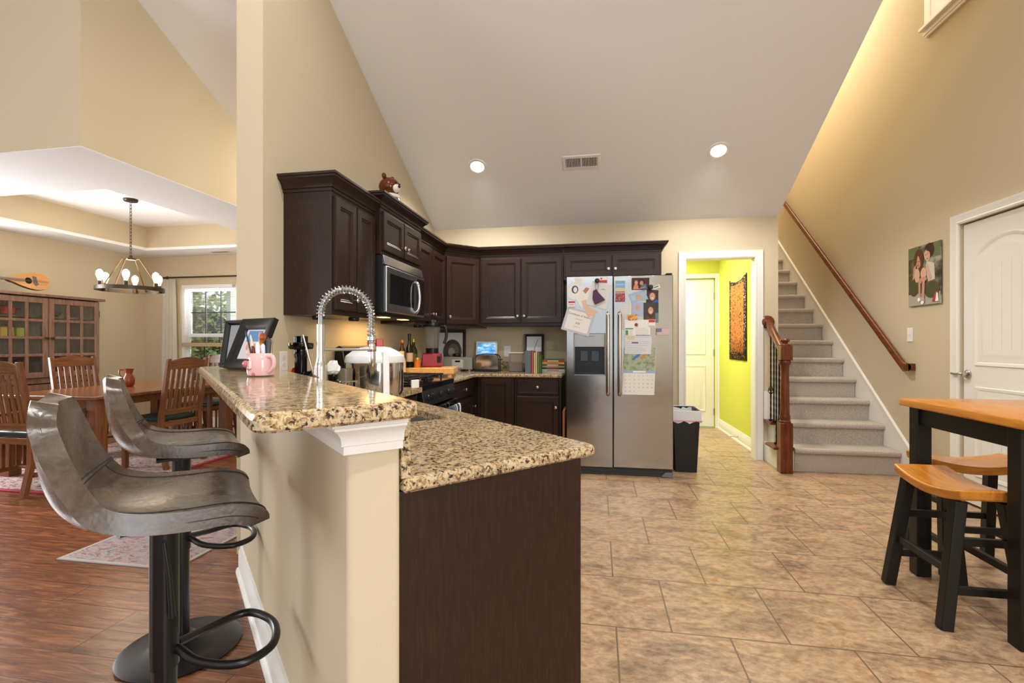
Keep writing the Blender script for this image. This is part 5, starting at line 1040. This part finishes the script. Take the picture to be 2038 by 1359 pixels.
# ------------------------------------------------------------------ bar stools
def bar_stool(label, loc, rz):
    t = thing('bar_stool', label, 'bar stool', loc, rz, 'swivel stools at the granite bar')
    prof = bez([(.198, 0, .758), (.193, 0, .778), (.170, 0, .792), (.12, 0, .801), (.03, 0, .799), (-.05, 0, .800), (-.110, 0, .810), (-.150, 0, .838), (-.171, 0, .882), (-.181, 0, .94), (-.186, 0, .99), (-.188, 0, 1.02), (-.190, 0, 1.052)], 4)
    n = len(prof); nv = 12; b = bm_(); G = []
    for i, p in enumerate(prof):
        s = i/(n-1); tn = (prof[min(i+1, n-1)]-prof[max(i-1, 0)]).normalized(); nm = Vector((tn.z, 0, -tn.x)); nm = -nm if nm.dot(Vector((.6, 0, .8))) < 0 else nm
        w = .205*(1-.10*max(0, (.18-s)/.18)**2) if s < .5 else .205-.062*((s-.5)/.5)**1.1
        w *= 1-.34*max(0, (s-.88)/.12)**2.2
        k = .010+.040*math.exp(-((s-.60)/.20)**2)
        row = []
        for j in range(nv+1):
            v = -1+2*j/nv; e = abs(v)**2.2; q = Vector((p.x, v*w, p.z))+nm*(k*e); row.append((b.verts.new(q), nm, q))
        G.append(row)
    for a, c in zip(G, G[1:]):
        for j in range(nv): b.faces.new((a[j][0], a[j+1][0], c[j+1][0], c[j][0]))
    bmesh.ops.recalc_face_normals(b, faces=b.faces)
    if sum((f.normal.z for f in b.faces)) < 0: bmesh.ops.reverse_faces(b, faces=b.faces)
    me = bpy.data.meshes.new('seat_shell'); b.to_mesh(me); b.free(); me.materials.append(LEATH); o = bpy.data.objects.new('seat_shell', me); COL.objects.link(o); o.parent = t
    me.polygons.foreach_set('use_smooth', [True]*len(me.polygons))
    x = o.modifiers.new('s', 'SOLIDIFY'); x.thickness = .043; x.offset = -1; x.use_even_offset = True
    x = o.modifiers.new('b', 'BEVEL'); x.width = .02; x.segments = 3; x.limit_method = 'ANGLE'; x.angle_limit = R(50)
    x = o.modifiers.new('u', 'SUBSURF'); x.levels = 2; x.render_levels = 2
    for j0 in (1, nv-1):
        b = bm_(); tube(b, [r[j0][2]+r[j0][1]*.0012 for r in G[3:int(n*.62)]], .0014, 6); obj('stitching', b, SEAM, o)
    b = bm_(); i0 = int(n*.60); tube(b, [c[2]+c[1]*.0012 for c in G[i0]], .0014, 6); tube(b, [c[2]+c[1]*.0012 for c in G[i0+1]], .0012, 6); obj('stitching', b, SEAM, o)
    for sy in (-1, 1):
        b = bm_(); tube(b, [Vector((q[nv if sy > 0 else 0][2].x, 0, q[0][2].z))+Vector((0, sy*abs(q[0][2].y)*1.012, 0))-q[0][1]*.024 for q in G[2:-3]], .0014, 6); obj('side_stitching', b, SEAM, o)
    b = bm_(); lathe(b, [(.205, .003), (.207, .008), (.19, .013), (.14, .018), (.09, .028), (.055, .045), (.036, .062), (.001, .063)], n=48); obj('base', b, BLACK, t)
    b = bm_(); cyl(b, (0, 0, .06), (0, 0, .40), .0265, 28); obj('lower_column', b, BLACK, t)
    b = bm_(); cyl(b, (0, 0, .385), (0, 0, .75), .031, 28); box(b, (-.08, -.08, .744), (.08, .08, .753)); obj('gas_lift', b, BLACK, t)
    b = bm_(); tube(b, bez([(.026, -.012, .425), (.07, -.07, .405), (.15, -.125, .40), (.22, -.10, .40), (.247, -.03, .40), (.24, .05, .40), (.19, .12, .40), (.10, .09, .402), (.026, .012, .425)], 7), .0105, 12); obj('footrest', b, BLACK, t)
    b = bm_(); tube(b, [(.0, -.036, .70), (.01, -.045, .62), (.016, -.046, .52)], [.005, .006, .008], 10); obj('lever', b, BLACK, t)
    return t
s1 = bar_stool('grey leather bar stool closest to the camera end of the bar', PB(1.475, -.017), R(45))
dup(s1, PB(2.276, .0276), R(47), 'grey leather bar stool nearer the wall column, its base on the plank floor')

# ------------------------------------------------------------------ dining room
def rug_mat(name, stops, border, w, h, bw, ns):
    m = mat(name, rough=.95); n, l, p = nodes(m); c = coords(n, l); s = n.new('ShaderNodeSeparateXYZ'); l.new(c.outputs[0], s.inputs[0])
    t = noise(n, l, coords(n, l, (1, 2.2, 1)), ns, 6, .7, .6); r = ramp(n, stops); l.new(t.outputs[0], r.inputs[0]); prev = None
    for ax, half in (('X', w/2), ('Y', h/2)):
        a = n.new('ShaderNodeMath'); a.operation = 'ABSOLUTE'; l.new(s.outputs[ax], a.inputs[0]); g = n.new('ShaderNodeMath'); g.operation = 'GREATER_THAN'; g.inputs[1].default_value = half-bw; l.new(a.outputs[0], g.inputs[0])
        if prev is None: prev = g.outputs[0]
        else: mx = n.new('ShaderNodeMath'); mx.operation = 'MAXIMUM'; l.new(prev, mx.inputs[0]); l.new(g.outputs[0], mx.inputs[1]); prev = mx.outputs[0]
    l.new(mixrgb(n, l, prev, r.outputs[0], lin(border)), p.inputs['Base Color']); bump(n, l, p, t.outputs[0], .4, .006); return m
b = bm_(); box(b, (-.95, -1.15, 0), (.95, 1.15, .008)); one('area_rug', b, rug_mat('red_border_rug', [(.35, '3a3434'), (.45, '8a5a58'), (.52, 'b9aea2'), (.6, '7a3a3e'), (.7, 'c9bfae')], '8f2030', 1.9, 2.3, .05, 16), 'patterned rug with a red border under the dining table', 'rug', (-4.73, 4.25, .001))
b = bm_(); box(b, (-.37, -.40, 0), (.37, .40, .006)); one('runner_rug', b, rug_mat('faded_rug', [(.35, '5f6474'), (.45, '94888a'), (.52, 'a89c98'), (.58, '8a4f4d'), (.66, '717c8c'), (.74, 'b3aaa4')], 'aaa3a0', .74, .8, .02, 14), 'small faded red and blue rug on the plank floor behind the stools', 'rug', (-2.54, 2.575, .001))
FZ = .010
t = thing('dining_table', 'oak mission dining table with square legs on the rug', 'table', (-4.68, 4.20, FZ))
b = bm_(); box(b, (-.55, -.82, .695), (.55, .82, .725)); obj('tabletop', b, OAKX, t, bev=.006)
b = bm_()
for a, c in (((-.47, -.74), (.47, -.71)), ((-.47, .71), (.47, .74)), ((-.47, -.71), (-.44, .71)), ((.44, -.71), (.47, .71))): box(b, (a[0], a[1], .622), (c[0], c[1], .695))
obj('apron', b, OAKX, t, bev=.003)
for x in (-.46, .46):
    for y in (-.73, .73): b = bm_(); box(b, (x-.05, y-.05, 0), (x+.05, y+.05, .695)); obj('leg', b, OAKV, t, bev=.004)
def dining_chair(label, loc, rz, arms=False):
    """local +y is the way the sitter faces; origin on the floor under the seat centre"""
    t = thing('dining_armchair' if arms else 'dining_chair', label, 'chair', loc, rz, 'mission chairs around the dining table')
    hw = .215
    for s in (-1, 1):
        b = bm_(); x = s*hw
        q = lambda p, w=.04, d=.042: [(p[0]-w/2, p[1]-d/2, p[2]), (p[0]+w/2, p[1]-d/2, p[2]), (p[0]+w/2, p[1]+d/2, p[2]), (p[0]-w/2, p[1]+d/2, p[2])]
        hexa(b, q((x, -.255, 0)), q((x, -.205, .24))); hexa(b, q((x, -.205, .24)), q((x, -.20, .48))); hexa(b, q((x, -.20, .48)), q((x, -.285, 1.03), .036, .032)); bmesh.ops.remove_doubles(b, verts=b.verts, dist=1e-4); obj('back_post', b, OAKV, t, bev=.004)
        b = bm_(); box(b, (x-.021, .175, 0), (x+.021, .217, .585 if arms else .43)); obj('front_leg', b, OAKV, t, bev=.004)
        b = bm_(); box(b, (x-.012, -.18, .385), (x+.012, .175, .435)); obj('side_rail', b, OAKX, t, bev=.002)
        b = bm_(); box(b, (x-.010, -.19, .13), (x+.010, .175, .165)); obj('stretcher', b, OAKX, t, bev=.002)
        b = bm_()
        for k in range(5): y = -.10+k*.05; box(b, (x-.006, y-.012, .165), (x+.006, y+.012, .385))
        obj('side_slats', b, OAKV, t)
        if arms: b = bm_(); box(b, (x-.035, -.20, .585), (x+.035, .235, .61)); obj('arm', b, OAKX, t, bev=.006)
    for nm, p, q in (('seat_rail', (-hw+.02, .18, .385), (hw-.02, .205, .435)), ('seat_rail', (-hw+.02, -.21, .385), (hw-.02, -.185, .435)), ('stretcher', (-hw+.01, -.01, .14), (hw-.01, .015, .16))): b = bm_(); box(b, p, q); obj(nm, b, OAKX, t, bev=.002)
    b = bm_(); n = 14; yb = lambda z: -.20-(z-.48)*.1545
    top = [(-hw+.018+(2*hw-.036)*i/n) for i in range(n+1)]; A = [(x, 1.0+.045*cos(x/hw*pi/2)**1.0*.9) for x in top]; Bt = [(x, .93) for x in top[::-1]]
    hexa(b, [(x, yb(z)-.011, z) for x, z in A+Bt], [(x, yb(z)+.011, z) for x, z in A+Bt]); obj('crest_rail', b, OAKX, t)
    b = bm_(); box(b, (-hw+.018, yb(.52)-.011, .50), (hw-.018, yb(.52)+.011, .55)); obj('lower_back_rail', b, OAKX, t)
    for k in range(6):
        x = -.145+k*.058; b = bm_(); bar(b, (x, yb(.54), .54), (x, yb(.94), .94), .032, .012, (0, 1, 0)); obj('slat', b, OAKV, t, bev=.002)
    b = bm_(); box(b, (-hw+.022, -.175, .432), (hw-.022, .20, .478)); obj('seat_cushion', b, GREENL, t, bev=.016, seg=4)
    return t
c0 = dining_chair('oak slat-back chair facing the table with its back to the kitchen', (-4.20, 4.09, FZ), R(90))
dup(c0, (-5.27, 4.31, FZ), R(-90), 'oak slat-back chair across the table, in front of the glass hutch')
a0 = dining_chair('oak armchair with green seat at the table end near the kitchen', (-4.53, 3.25, FZ), 0, True)
dup(a0, (-4.66, 5.14, FZ), R(180), 'oak armchair at the far table end beside the window')
t = thing('ceramic_jug', 'reddish brown ceramic jug on the dining table', 'jug', (-4.80, 4.27, FZ+.726), R(200))
b = bm_(); lathe(b, [(.035, 0), (.045, .01), (.055, .05), (.052, .09), (.033, .125), (.032, .14), (.045, .185), (.041, .185), (.028, .14), (.03, .12), (.045, .06), (.001, .012)], n=26); obj('jug_body', b, mat('terracotta_glaze', '7a3419', .25), t)
b = bm_(); tube(b, bez([(.04, 0, .175), (.085, 0, .17), (.085, 0, .12), (.05, 0, .085)], 5), .007, 8); obj('handle', b, mat('terracotta_glaze'), t)
# hutch
HX0, HY0, HY1 = -6.05, 3.87, 5.0
t = thing('hutch', 'wide grey-brown oak hutch with two gridded glass doors', 'hutch', (DX+.004, HY0, 0), R(90))
w, d, zt = HY1-HY0, .43, 1.70
b = bm_()
for a, c in (((0, -d, .003), (.025, 0, zt)), ((w-.025, -d, .003), (w, 0, zt)), ((.025, -.015, .003), (w-.025, 0, zt)), ((.025, -d+.03, .003), (w-.025, -.015, .09)), ((.025, -d, .09), (w-.025, -.015, .12)), ((.025, -d, .74), (w-.025, -.015, .80))): box(b, a, c)
obj('cabinet_body', b, HUTCH, t, bev=.002)
b = bm_(); box(b, (-.05, -d-.05, zt), (w+.05, -.0, zt+.03)); obj('top_board', b, HUTCH, t, bev=.005)
for z in (1.02, 1.25, 1.48): b = bm_(); box(b, (.026, -d+.05, z-.009), (w-.026, -.016, z+.009)); obj('shelf', b, mat('dark_shelf', '5a524c', .5), t)
b = bm_(); box(b, (.026, -.0175, .80), (w-.026, -.0155, zt-.005)); obj('back_panel', b, wood('glare_lightened_board', '75706a', '8a857d', '9b958d', (10, 10, 1.5), 3), t)  # board colour lightened to stand in for reflections in the glass doors
for k, x0 in ((0, .005), (1, w/2+.003)):
    x1 = x0+w/2-.008; b = bm_(); z0, z1 = .805, zt-.012; fr_ = .055
    for a, c in (((x0, z0), (x0+fr_, z1)), ((x1-fr_, z0), (x1, z1)), ((x0+fr_, z0), (x1-fr_, z0+.06)), ((x0+fr_, z1-.06), (x1-fr_, z1))): box(b, (a[0], -d-.024, a[1]), (c[0], -d-.002, c[1]))
    gx = (x1-x0-2*fr_)/3; gz = (z1-z0-.12)/4
    for i in (1, 2): x = x0+fr_+gx*i; box(b, (x-.016, -d-.021, z0+.06), (x+.016, -d-.003, z1-.06))
    for i in (1, 2, 3): z = z0+.06+gz*i; box(b, (x0+fr_, -d-.022, z-.015), (x1-fr_, -d-.002, z+.015))
    dr = obj('glass_door', b, HUTCH, t, bev=.003)
    b = bm_(); box(b, (x0+fr_-.01, -d-.011, z0+.05), (x1-fr_+.01, -d-.008, z1-.05)); obj('pane', b, PANE, dr)
    b = bm_(); kx = x1-.025 if k == 0 else x0+.025; lathe(b, [(.008, 0), (.008, .012), (.017, .02), (.018, .028), (.008, .034), (.001, .034)], (kx, -d-.024, 1.245), 16, axis='-y'); obj('knob', b, mat('dark_knob_wood', '3a2418', .3), dr)
    b = bm_(); cyl(b, ((x0 if k == 0 else x1), -d-.02, 1.5), ((x0 if k == 0 else x1), -d-.02, 1.58), .006, 8); obj('hinge', b, BLACK, dr)
    cd = bm_(); relief(cd, [(x0, .13), (x1, .13), (x1, .73), (x0, .73)], [(0, .002), (0, .02), (.06, .02), (.066, .012)], lambda p, h: (p[0], -d-h, p[1])); obj('lower_door', cd, HUTCH, t, angle=20)
def in_hutch(x, y, z): return (DX+.004-y, HY0+x, z)
for x, lb in ((.10, 'red enamel pot in the hutch, partly behind a door bar'), (.29, 'red enamel pot on the top hutch shelf, nearer the door centre')):
    t = thing('enamel_pot', lb, 'pot', in_hutch(x, -.28, 1.491), R(90), 'red pots in the hutch'); b = bm_(); lathe(b, [(.05, 0), (.062, .01), (.065, .075), (.068, .08), (.06, .085), (.03, .10), (.001, .102)], n=24); obj('pot_body', b, mat('red_enamel', 'b53420', .25), t)
    b = bm_(); tube(b, [(.06, 0, .065), (.12, -.01, .07)], .008, 8); ball(b, (0, 0, .11), .011, 10); obj('handle', b, mat('red_enamel_dark', '6a2218', .3), t)
b = bm_(); hexa(b, [(-.065, -.05, 0), (.065, -.05, 0), (.065, .05, 0), (-.065, .05, 0)], [(-.06, -.045, .10), (.06, -.045, .10), (.06, .045, .10), (-.06, .045, .10)]); one('storage_box', b, mat('mustard_box', 'c2b03c', .5), 'mustard yellow box on the middle hutch shelf', 'box', in_hutch(.265, -.28, 1.261), R(90), bev=.006)
b = bm_(); hexa(b, [(-.055, -.05, 0), (.055, -.05, 0), (.055, .05, 0), (-.055, .05, 0)], [(-.05, -.045, .095), (.045, -.045, .095), (.045, .045, .095), (-.05, .045, .095)]); one('storage_box', b, mat('lime_box', 'a6b44c', .5), 'lime green box beside the yellow one in the hutch', 'box', in_hutch(.40, -.28, 1.261), R(90), bev=.006)
b = bm_(); box(b, (-.06, -.05, 0), (.06, .05, .055)); one('paper_box', b, PAPER, 'white printed box on the middle hutch shelf', 'box', in_hutch(.10, -.28, 1.261), R(90), bev=.002)
b = bm_(); lathe(b, [(.034, 0), (.036, .01), (.036, .11), (.026, .13), (.018, .14), (.018, .16), (.001, .163)], n=24); one('cocktail_shaker', b, CHROME, 'silver cocktail shaker behind the other hutch door', 'shaker', in_hutch(.62, -.32, 1.261))
b = bm_(); lathe(b, [(.09, 0), (.11, .012), (.115, .03), (.11, .03), (.09, .014), (.001, .008)], n=28); one('serving_dish', b, mat('dark_dish', '2f2a28', .3), 'dark shallow dish on the low hutch shelf', 'dish', in_hutch(.40, -.25, .812))
b = bm_(); lathe(b, [(.05, 0), (.07, .02), (.085, .06), (.08, .06), (.06, .02), (.001, .01)], n=28); one('glass_bowl', b, GLASS, 'clear glass bowl on the upper hutch shelf behind the far door', 'bowl', in_hutch(.75, -.25, 1.491))
# mandolin lying on the hutch (local: x along the neck, y depth, face towards -y)
t = thing('mandolin', 'round-backed mandolin resting on top of the hutch', 'mandolin', (-6.14, 4.335, 1.736), R(78))
out = bez([(.0, 0, .205), (.09, 0, .195), (.125, 0, .115), (.095, 0, .035), (.0, 0, .012), (-.10, 0, .04), (-.19, 0, .085), (-.235, 0, .10), (-.235, 0, .13), (-.19, 0, .145), (-.10, 0, .183), (0, 0, .205)], 5)[:-1]
M = Matrix.Rotation(R(-14), 4, 'X')
b = bm_(); c0_ = Vector((-.02, 0, .108)); L = [[b.verts.new(M @ (c0_+(p-c0_)*s+Vector((0, y, 0)))) for p in out] for s, y in ((1, -.10), (1, -.092), (.97, -.06), (.84, -.03), (.55, -.008), (.2, -.002))]
for p, q in zip(L, L[1:]):
    for i in range(len(out)): b.faces.new((p[i], p[(i+1) % len(out)], q[(i+1) % len(out)], q[i]))
b.faces.new(L[-1]); obj('bowl_back', b, wood('rosewood', '2a160c', '40230f', '523018', (2, 20, 20), 3), t)
b = bm_(); b.faces.new([b.verts.new(M @ (p+Vector((0, -.1005, 0)))) for p in out]); obj('soundboard', b, wood('spruce_top', 'a5713a', 'b98448', 'c6945a', (2, 20, 20), 4, .3), t)
b = bm_(); disc(b, (-.055, -.1012, .108), .030, .036, 24); bmesh.ops.transform(b, matrix=M, verts=b.verts); obj('sound_hole', b, mat('hole_dark', '0a0806', .9), t)
b = bm_(); b.faces.new([b.verts.new(M @ Vector(p)) for p in ((-.02, -.1012, .165), (.015, -.1012, .16), (.02, -.1012, .11), (.03, -.1012, .07), (.0, -.1012, .05), (-.02, -.1012, .085), (-.015, -.1012, .12))]); obj('pickguard', b, mat('tortoise_guard', '5a4a44', .3), t)
b = bm_(); hexa(b, [tuple(M @ Vector(p)) for p in ((-.09, -.10, .095), (-.09, -.10, .123), (-.09, -.108, .123), (-.09, -.108, .095))], [tuple(M @ Vector(p)) for p in ((-.43, -.085, .097), (-.43, -.085, .121), (-.43, -.108, .121), (-.43, -.108, .097))]); obj('neck', b, mat('grey_fretboard', '6a5f57', .4), t)
b = bm_(); hexa(b, [tuple(M @ Vector(p)) for p in ((-.43, -.09, .09), (-.43, -.09, .128), (-.43, -.105, .128), (-.43, -.105, .09))], [tuple(M @ Vector(p)) for p in ((-.62, -.07, .078), (-.62, -.07, .14), (-.62, -.085, .14), (-.62, -.085, .078))]); obj('headstock', b, mat('carved_headstock', '4a3020', .4), t)
b = bm_()
for k in range(4):
    for z in (.068, .150): ball(b, M @ Vector((-.47-.04*k, -.09, z)), .008, 8); 
    cyl(b, M @ Vector((-.47-.04*k, -.09, .07)), M @ Vector((-.47-.04*k, -.09, .148)), .003, 6)
obj('tuning_pegs', b, mat('ivory_pegs', 'd9c48a', .3), t)
b = bm_()
for k in range(4): cyl(b, M @ Vector((.11, -.104, .10+.005*k)), M @ Vector((-.45, -.110, .10+.005*k)), .0006, 5)
obj('strings', b, mat('dark_strings', '6a6258', .5, .6), t)
# chandelier
cx, cy = -4.99, 4.46
t = thing('chandelier', 'bronze ring chandelier with six bare bulbs over the dining table', 'chandelier', (cx, cy, 1.77))
zc = TZ-1.77
b = bm_(); lathe(b, [(.065, zc-.001), (.068, zc-.012), (.06, zc-.028), (.015, zc-.034), (.001, zc-.034)], n=28); obj('canopy', b, BRONZE, t)
b = bm_(); nl = 16; z0, z1 = .36, zc-.03
for k in range(nl):
    za = z0+(z1-z0)*(k+.5)/nl; hh = (z1-z0)/nl*.72; a = 0 if k % 2 else pi/2
    tube(b, [(.010*cos(2*pi*i/10)*cos(a), .010*cos(2*pi*i/10)*sin(a), za+hh*sin(2*pi*i/10)) for i in range(10)], .0028, 6, True)
obj('chain', b, BRONZE, t)
b = bm_(); lathe(b, [(.001, .315), (.05, .318), (.055, .335), (.02, .345), (.012, .37), (.001, .372)], n=24); obj('hub', b, BRONZE, t)
b = bm_(); L = [[b.verts.new((r*cos(2*pi*i/64), r*sin(2*pi*i/64), z)) for i in range(64)] for r, z in ((.293, -.02), (.305, -.02), (.305, .02), (.293, .02))]
for k in range(4):
    p, q = L[k], L[(k+1) % 4]
    for i in range(64): b.faces.new((p[i], p[(i+1) % 64], q[(i+1) % 64], q[i]))
obj('ring', b, BRONZE, t)
for k in range(4):
    a = R(20+90*k); b = bm_(); tube(b, [(.05*cos(a), .05*sin(a), .325), (.085*cos(a), .085*sin(a), .33), (.288*cos(a), .288*sin(a), .0)], .006, 8); obj('rod', b, mat('brass_rod', '6b5638', .35, .8), t)
BULB = mat('glowing_bulb', 'ffffff', .3, emit='ffc27a', es=2.6)
for k in range(6):
    a = R(10+60*k); x, y = .273*cos(a), .273*sin(a); b = bm_(); cyl(b, (x, y, -.018), (x, y, .065), .020, 16); box(b, (x-.012, y-.012, -.012), (x+.012, y+.012, .0)); so = obj('socket', b, BRONZE, t)
    b = bm_(); lathe(b, [(.014, .065), (.017, .08), (.030, .12), (.033, .14), (.028, .165), (.012, .182), (.001, .185)], (x, y, 0), 20); obj('bulb', b, BULB, so)
point('chandelier_glow', (cx, cy, 2.02), 10, (1, .85, .66), .3)
# curtain and rod
b = bm_(); L = []; n = 40
for i in range(n+1):
    u = i/n; x = -.13+.26*u; fold = .022*sin(u*2*pi*4.5)
    L.append([b.verts.new((x*(.78+.35*(1-z/1.95)), -.06+fold*(.7+.5*(1-z/1.95)), z)) for z in (0, .5, 1.0, 1.5, 1.95)])
for p, q in zip(L, L[1:]):
    for j in range(4): b.faces.new((p[j], p[j+1], q[j+1], q[j]))
m = mat('sheer_white', 'f0ece2', .9); nn, ll, pp = nodes(m); tr = nn.new('ShaderNodeBsdfTranslucent'); tr.inputs[0].default_value = lin('f0ece2'); ms_ = nn.new('ShaderNodeMixShader'); ms_.inputs[0].default_value = .45; oo = nn['Material Output']; ll.new(pp.outputs[0], ms_.inputs[1]); ll.new(tr.outputs[0], ms_.inputs[2]); ll.new(ms_.outputs[0], oo.inputs[0])
one('curtain', b, m, 'sheer white curtain hanging at the side of the dining window', 'curtain', (-6.03, DY, .15), solid=.002)
t = thing('curtain_rod', 'thin dark curtain rod above the dining window', 'curtain rod', (-5.5, DY-.06, 2.125)); b = bm_(); cyl(b, (-.68, 0, 0), (.75, 0, 0), .011, 12); ball(b, (-.69, 0, 0), .018, 12); obj('rod', b, BRONZE, t)
for x in (-.62, .68):
    b = bm_(); tube(b, [(x, 0, -.002), (x, .058, -.002)], .007, 8); box(b, (x-.012, .054, -.03), (x+.012, .059, .03)); obj('bracket', b, BRONZE, t)

# ------------------------------------------------------------------ outdoors, seen through the dining window
b = bm_(); box(b, (-30, 6.4, -.5), (6, 40, -.4)); struct('ground', b, noisy('lawn', [(.3, '4f7a2c'), (.6, '86b04c')], ns=9, rough=.95))
t = thing('neighbor_house', 'white lap-sided neighbor house outside the dining window', 'house', (-5.6, 10.2, -.4))
b = bm_(); L = []
for k in range(30):
    z = k*.15; box(b, (-3.05, -.012, z+.0), (3, .1, z+.145)); 
obj('siding', b, mat('white_siding', 'e2e2e6', .6), t)
b = bm_(); box(b, (-3.05, -.0, 0), (3, .3, 4.5)); box(b, (-3.10, -.02, 0), (-3.0, .3, 4.5)); obj('wall_body', b, mat('grey_joint', '8d8f96', .7), t)
b = bm_(); box(b, (-6.5, -.5, 3.0), (3.2, .4, 3.12)); obj('eave', b, mat('white_siding'), t)
def bush(label, loc, r, col, seed):
    rnd_ = random.Random(seed); b = bm_()
    for k in range(2600):
        a, e = rnd_.uniform(0, 2*pi), math.asin(rnd_.uniform(-.6, 1)); rr = r*(.75+.3*rnd_.random()); c = Vector((rr*cos(a)*cos(e), rr*sin(a)*cos(e), r*1.0+rr*sin(e)*1.15)); s = r*.055*rnd_.uniform(.6, 1.3)
        u = Vector((rnd_.uniform(-1, 1), rnd_.uniform(-1, 1), rnd_.uniform(-1, 1))).normalized(); v = u.cross(Vector((rnd_.uniform(-1, 1), rnd_.uniform(-1, 1), 1))).normalized()
        b.faces.new([b.verts.new(c+u*s), b.verts.new(c+v*s*.6), b.verts.new(c-u*s), b.verts.new(c-v*s*.6)])
    t = thing('tree', label, 'tree', loc); obj('foliage', b, noisy('leaf_'+col, [(.3, col), (.7, 'a3b878')], ns=3, rough=.7), t, smooth=False)
    b = bm_(); cyl(b, (0, 0, 0), (0, 0, r), r*.09, 10); ball(b, (0, 0, r*1.05), r*.7, 14); obj('trunk_and_core', b, mat('dark_bark_and_core', '26281c', .9), t)  # trunk plus a dark ball filling the inside of the crown
bush('bright green round tree outside the dining window', (-12.6, 13.4, -.4), 1.6, '5f8a3a', 1)
bush('dark green tree outside the window, beside the neighbor house', (-9.2, 11.9, -.4), 1.15, '4a6a4a', 2)
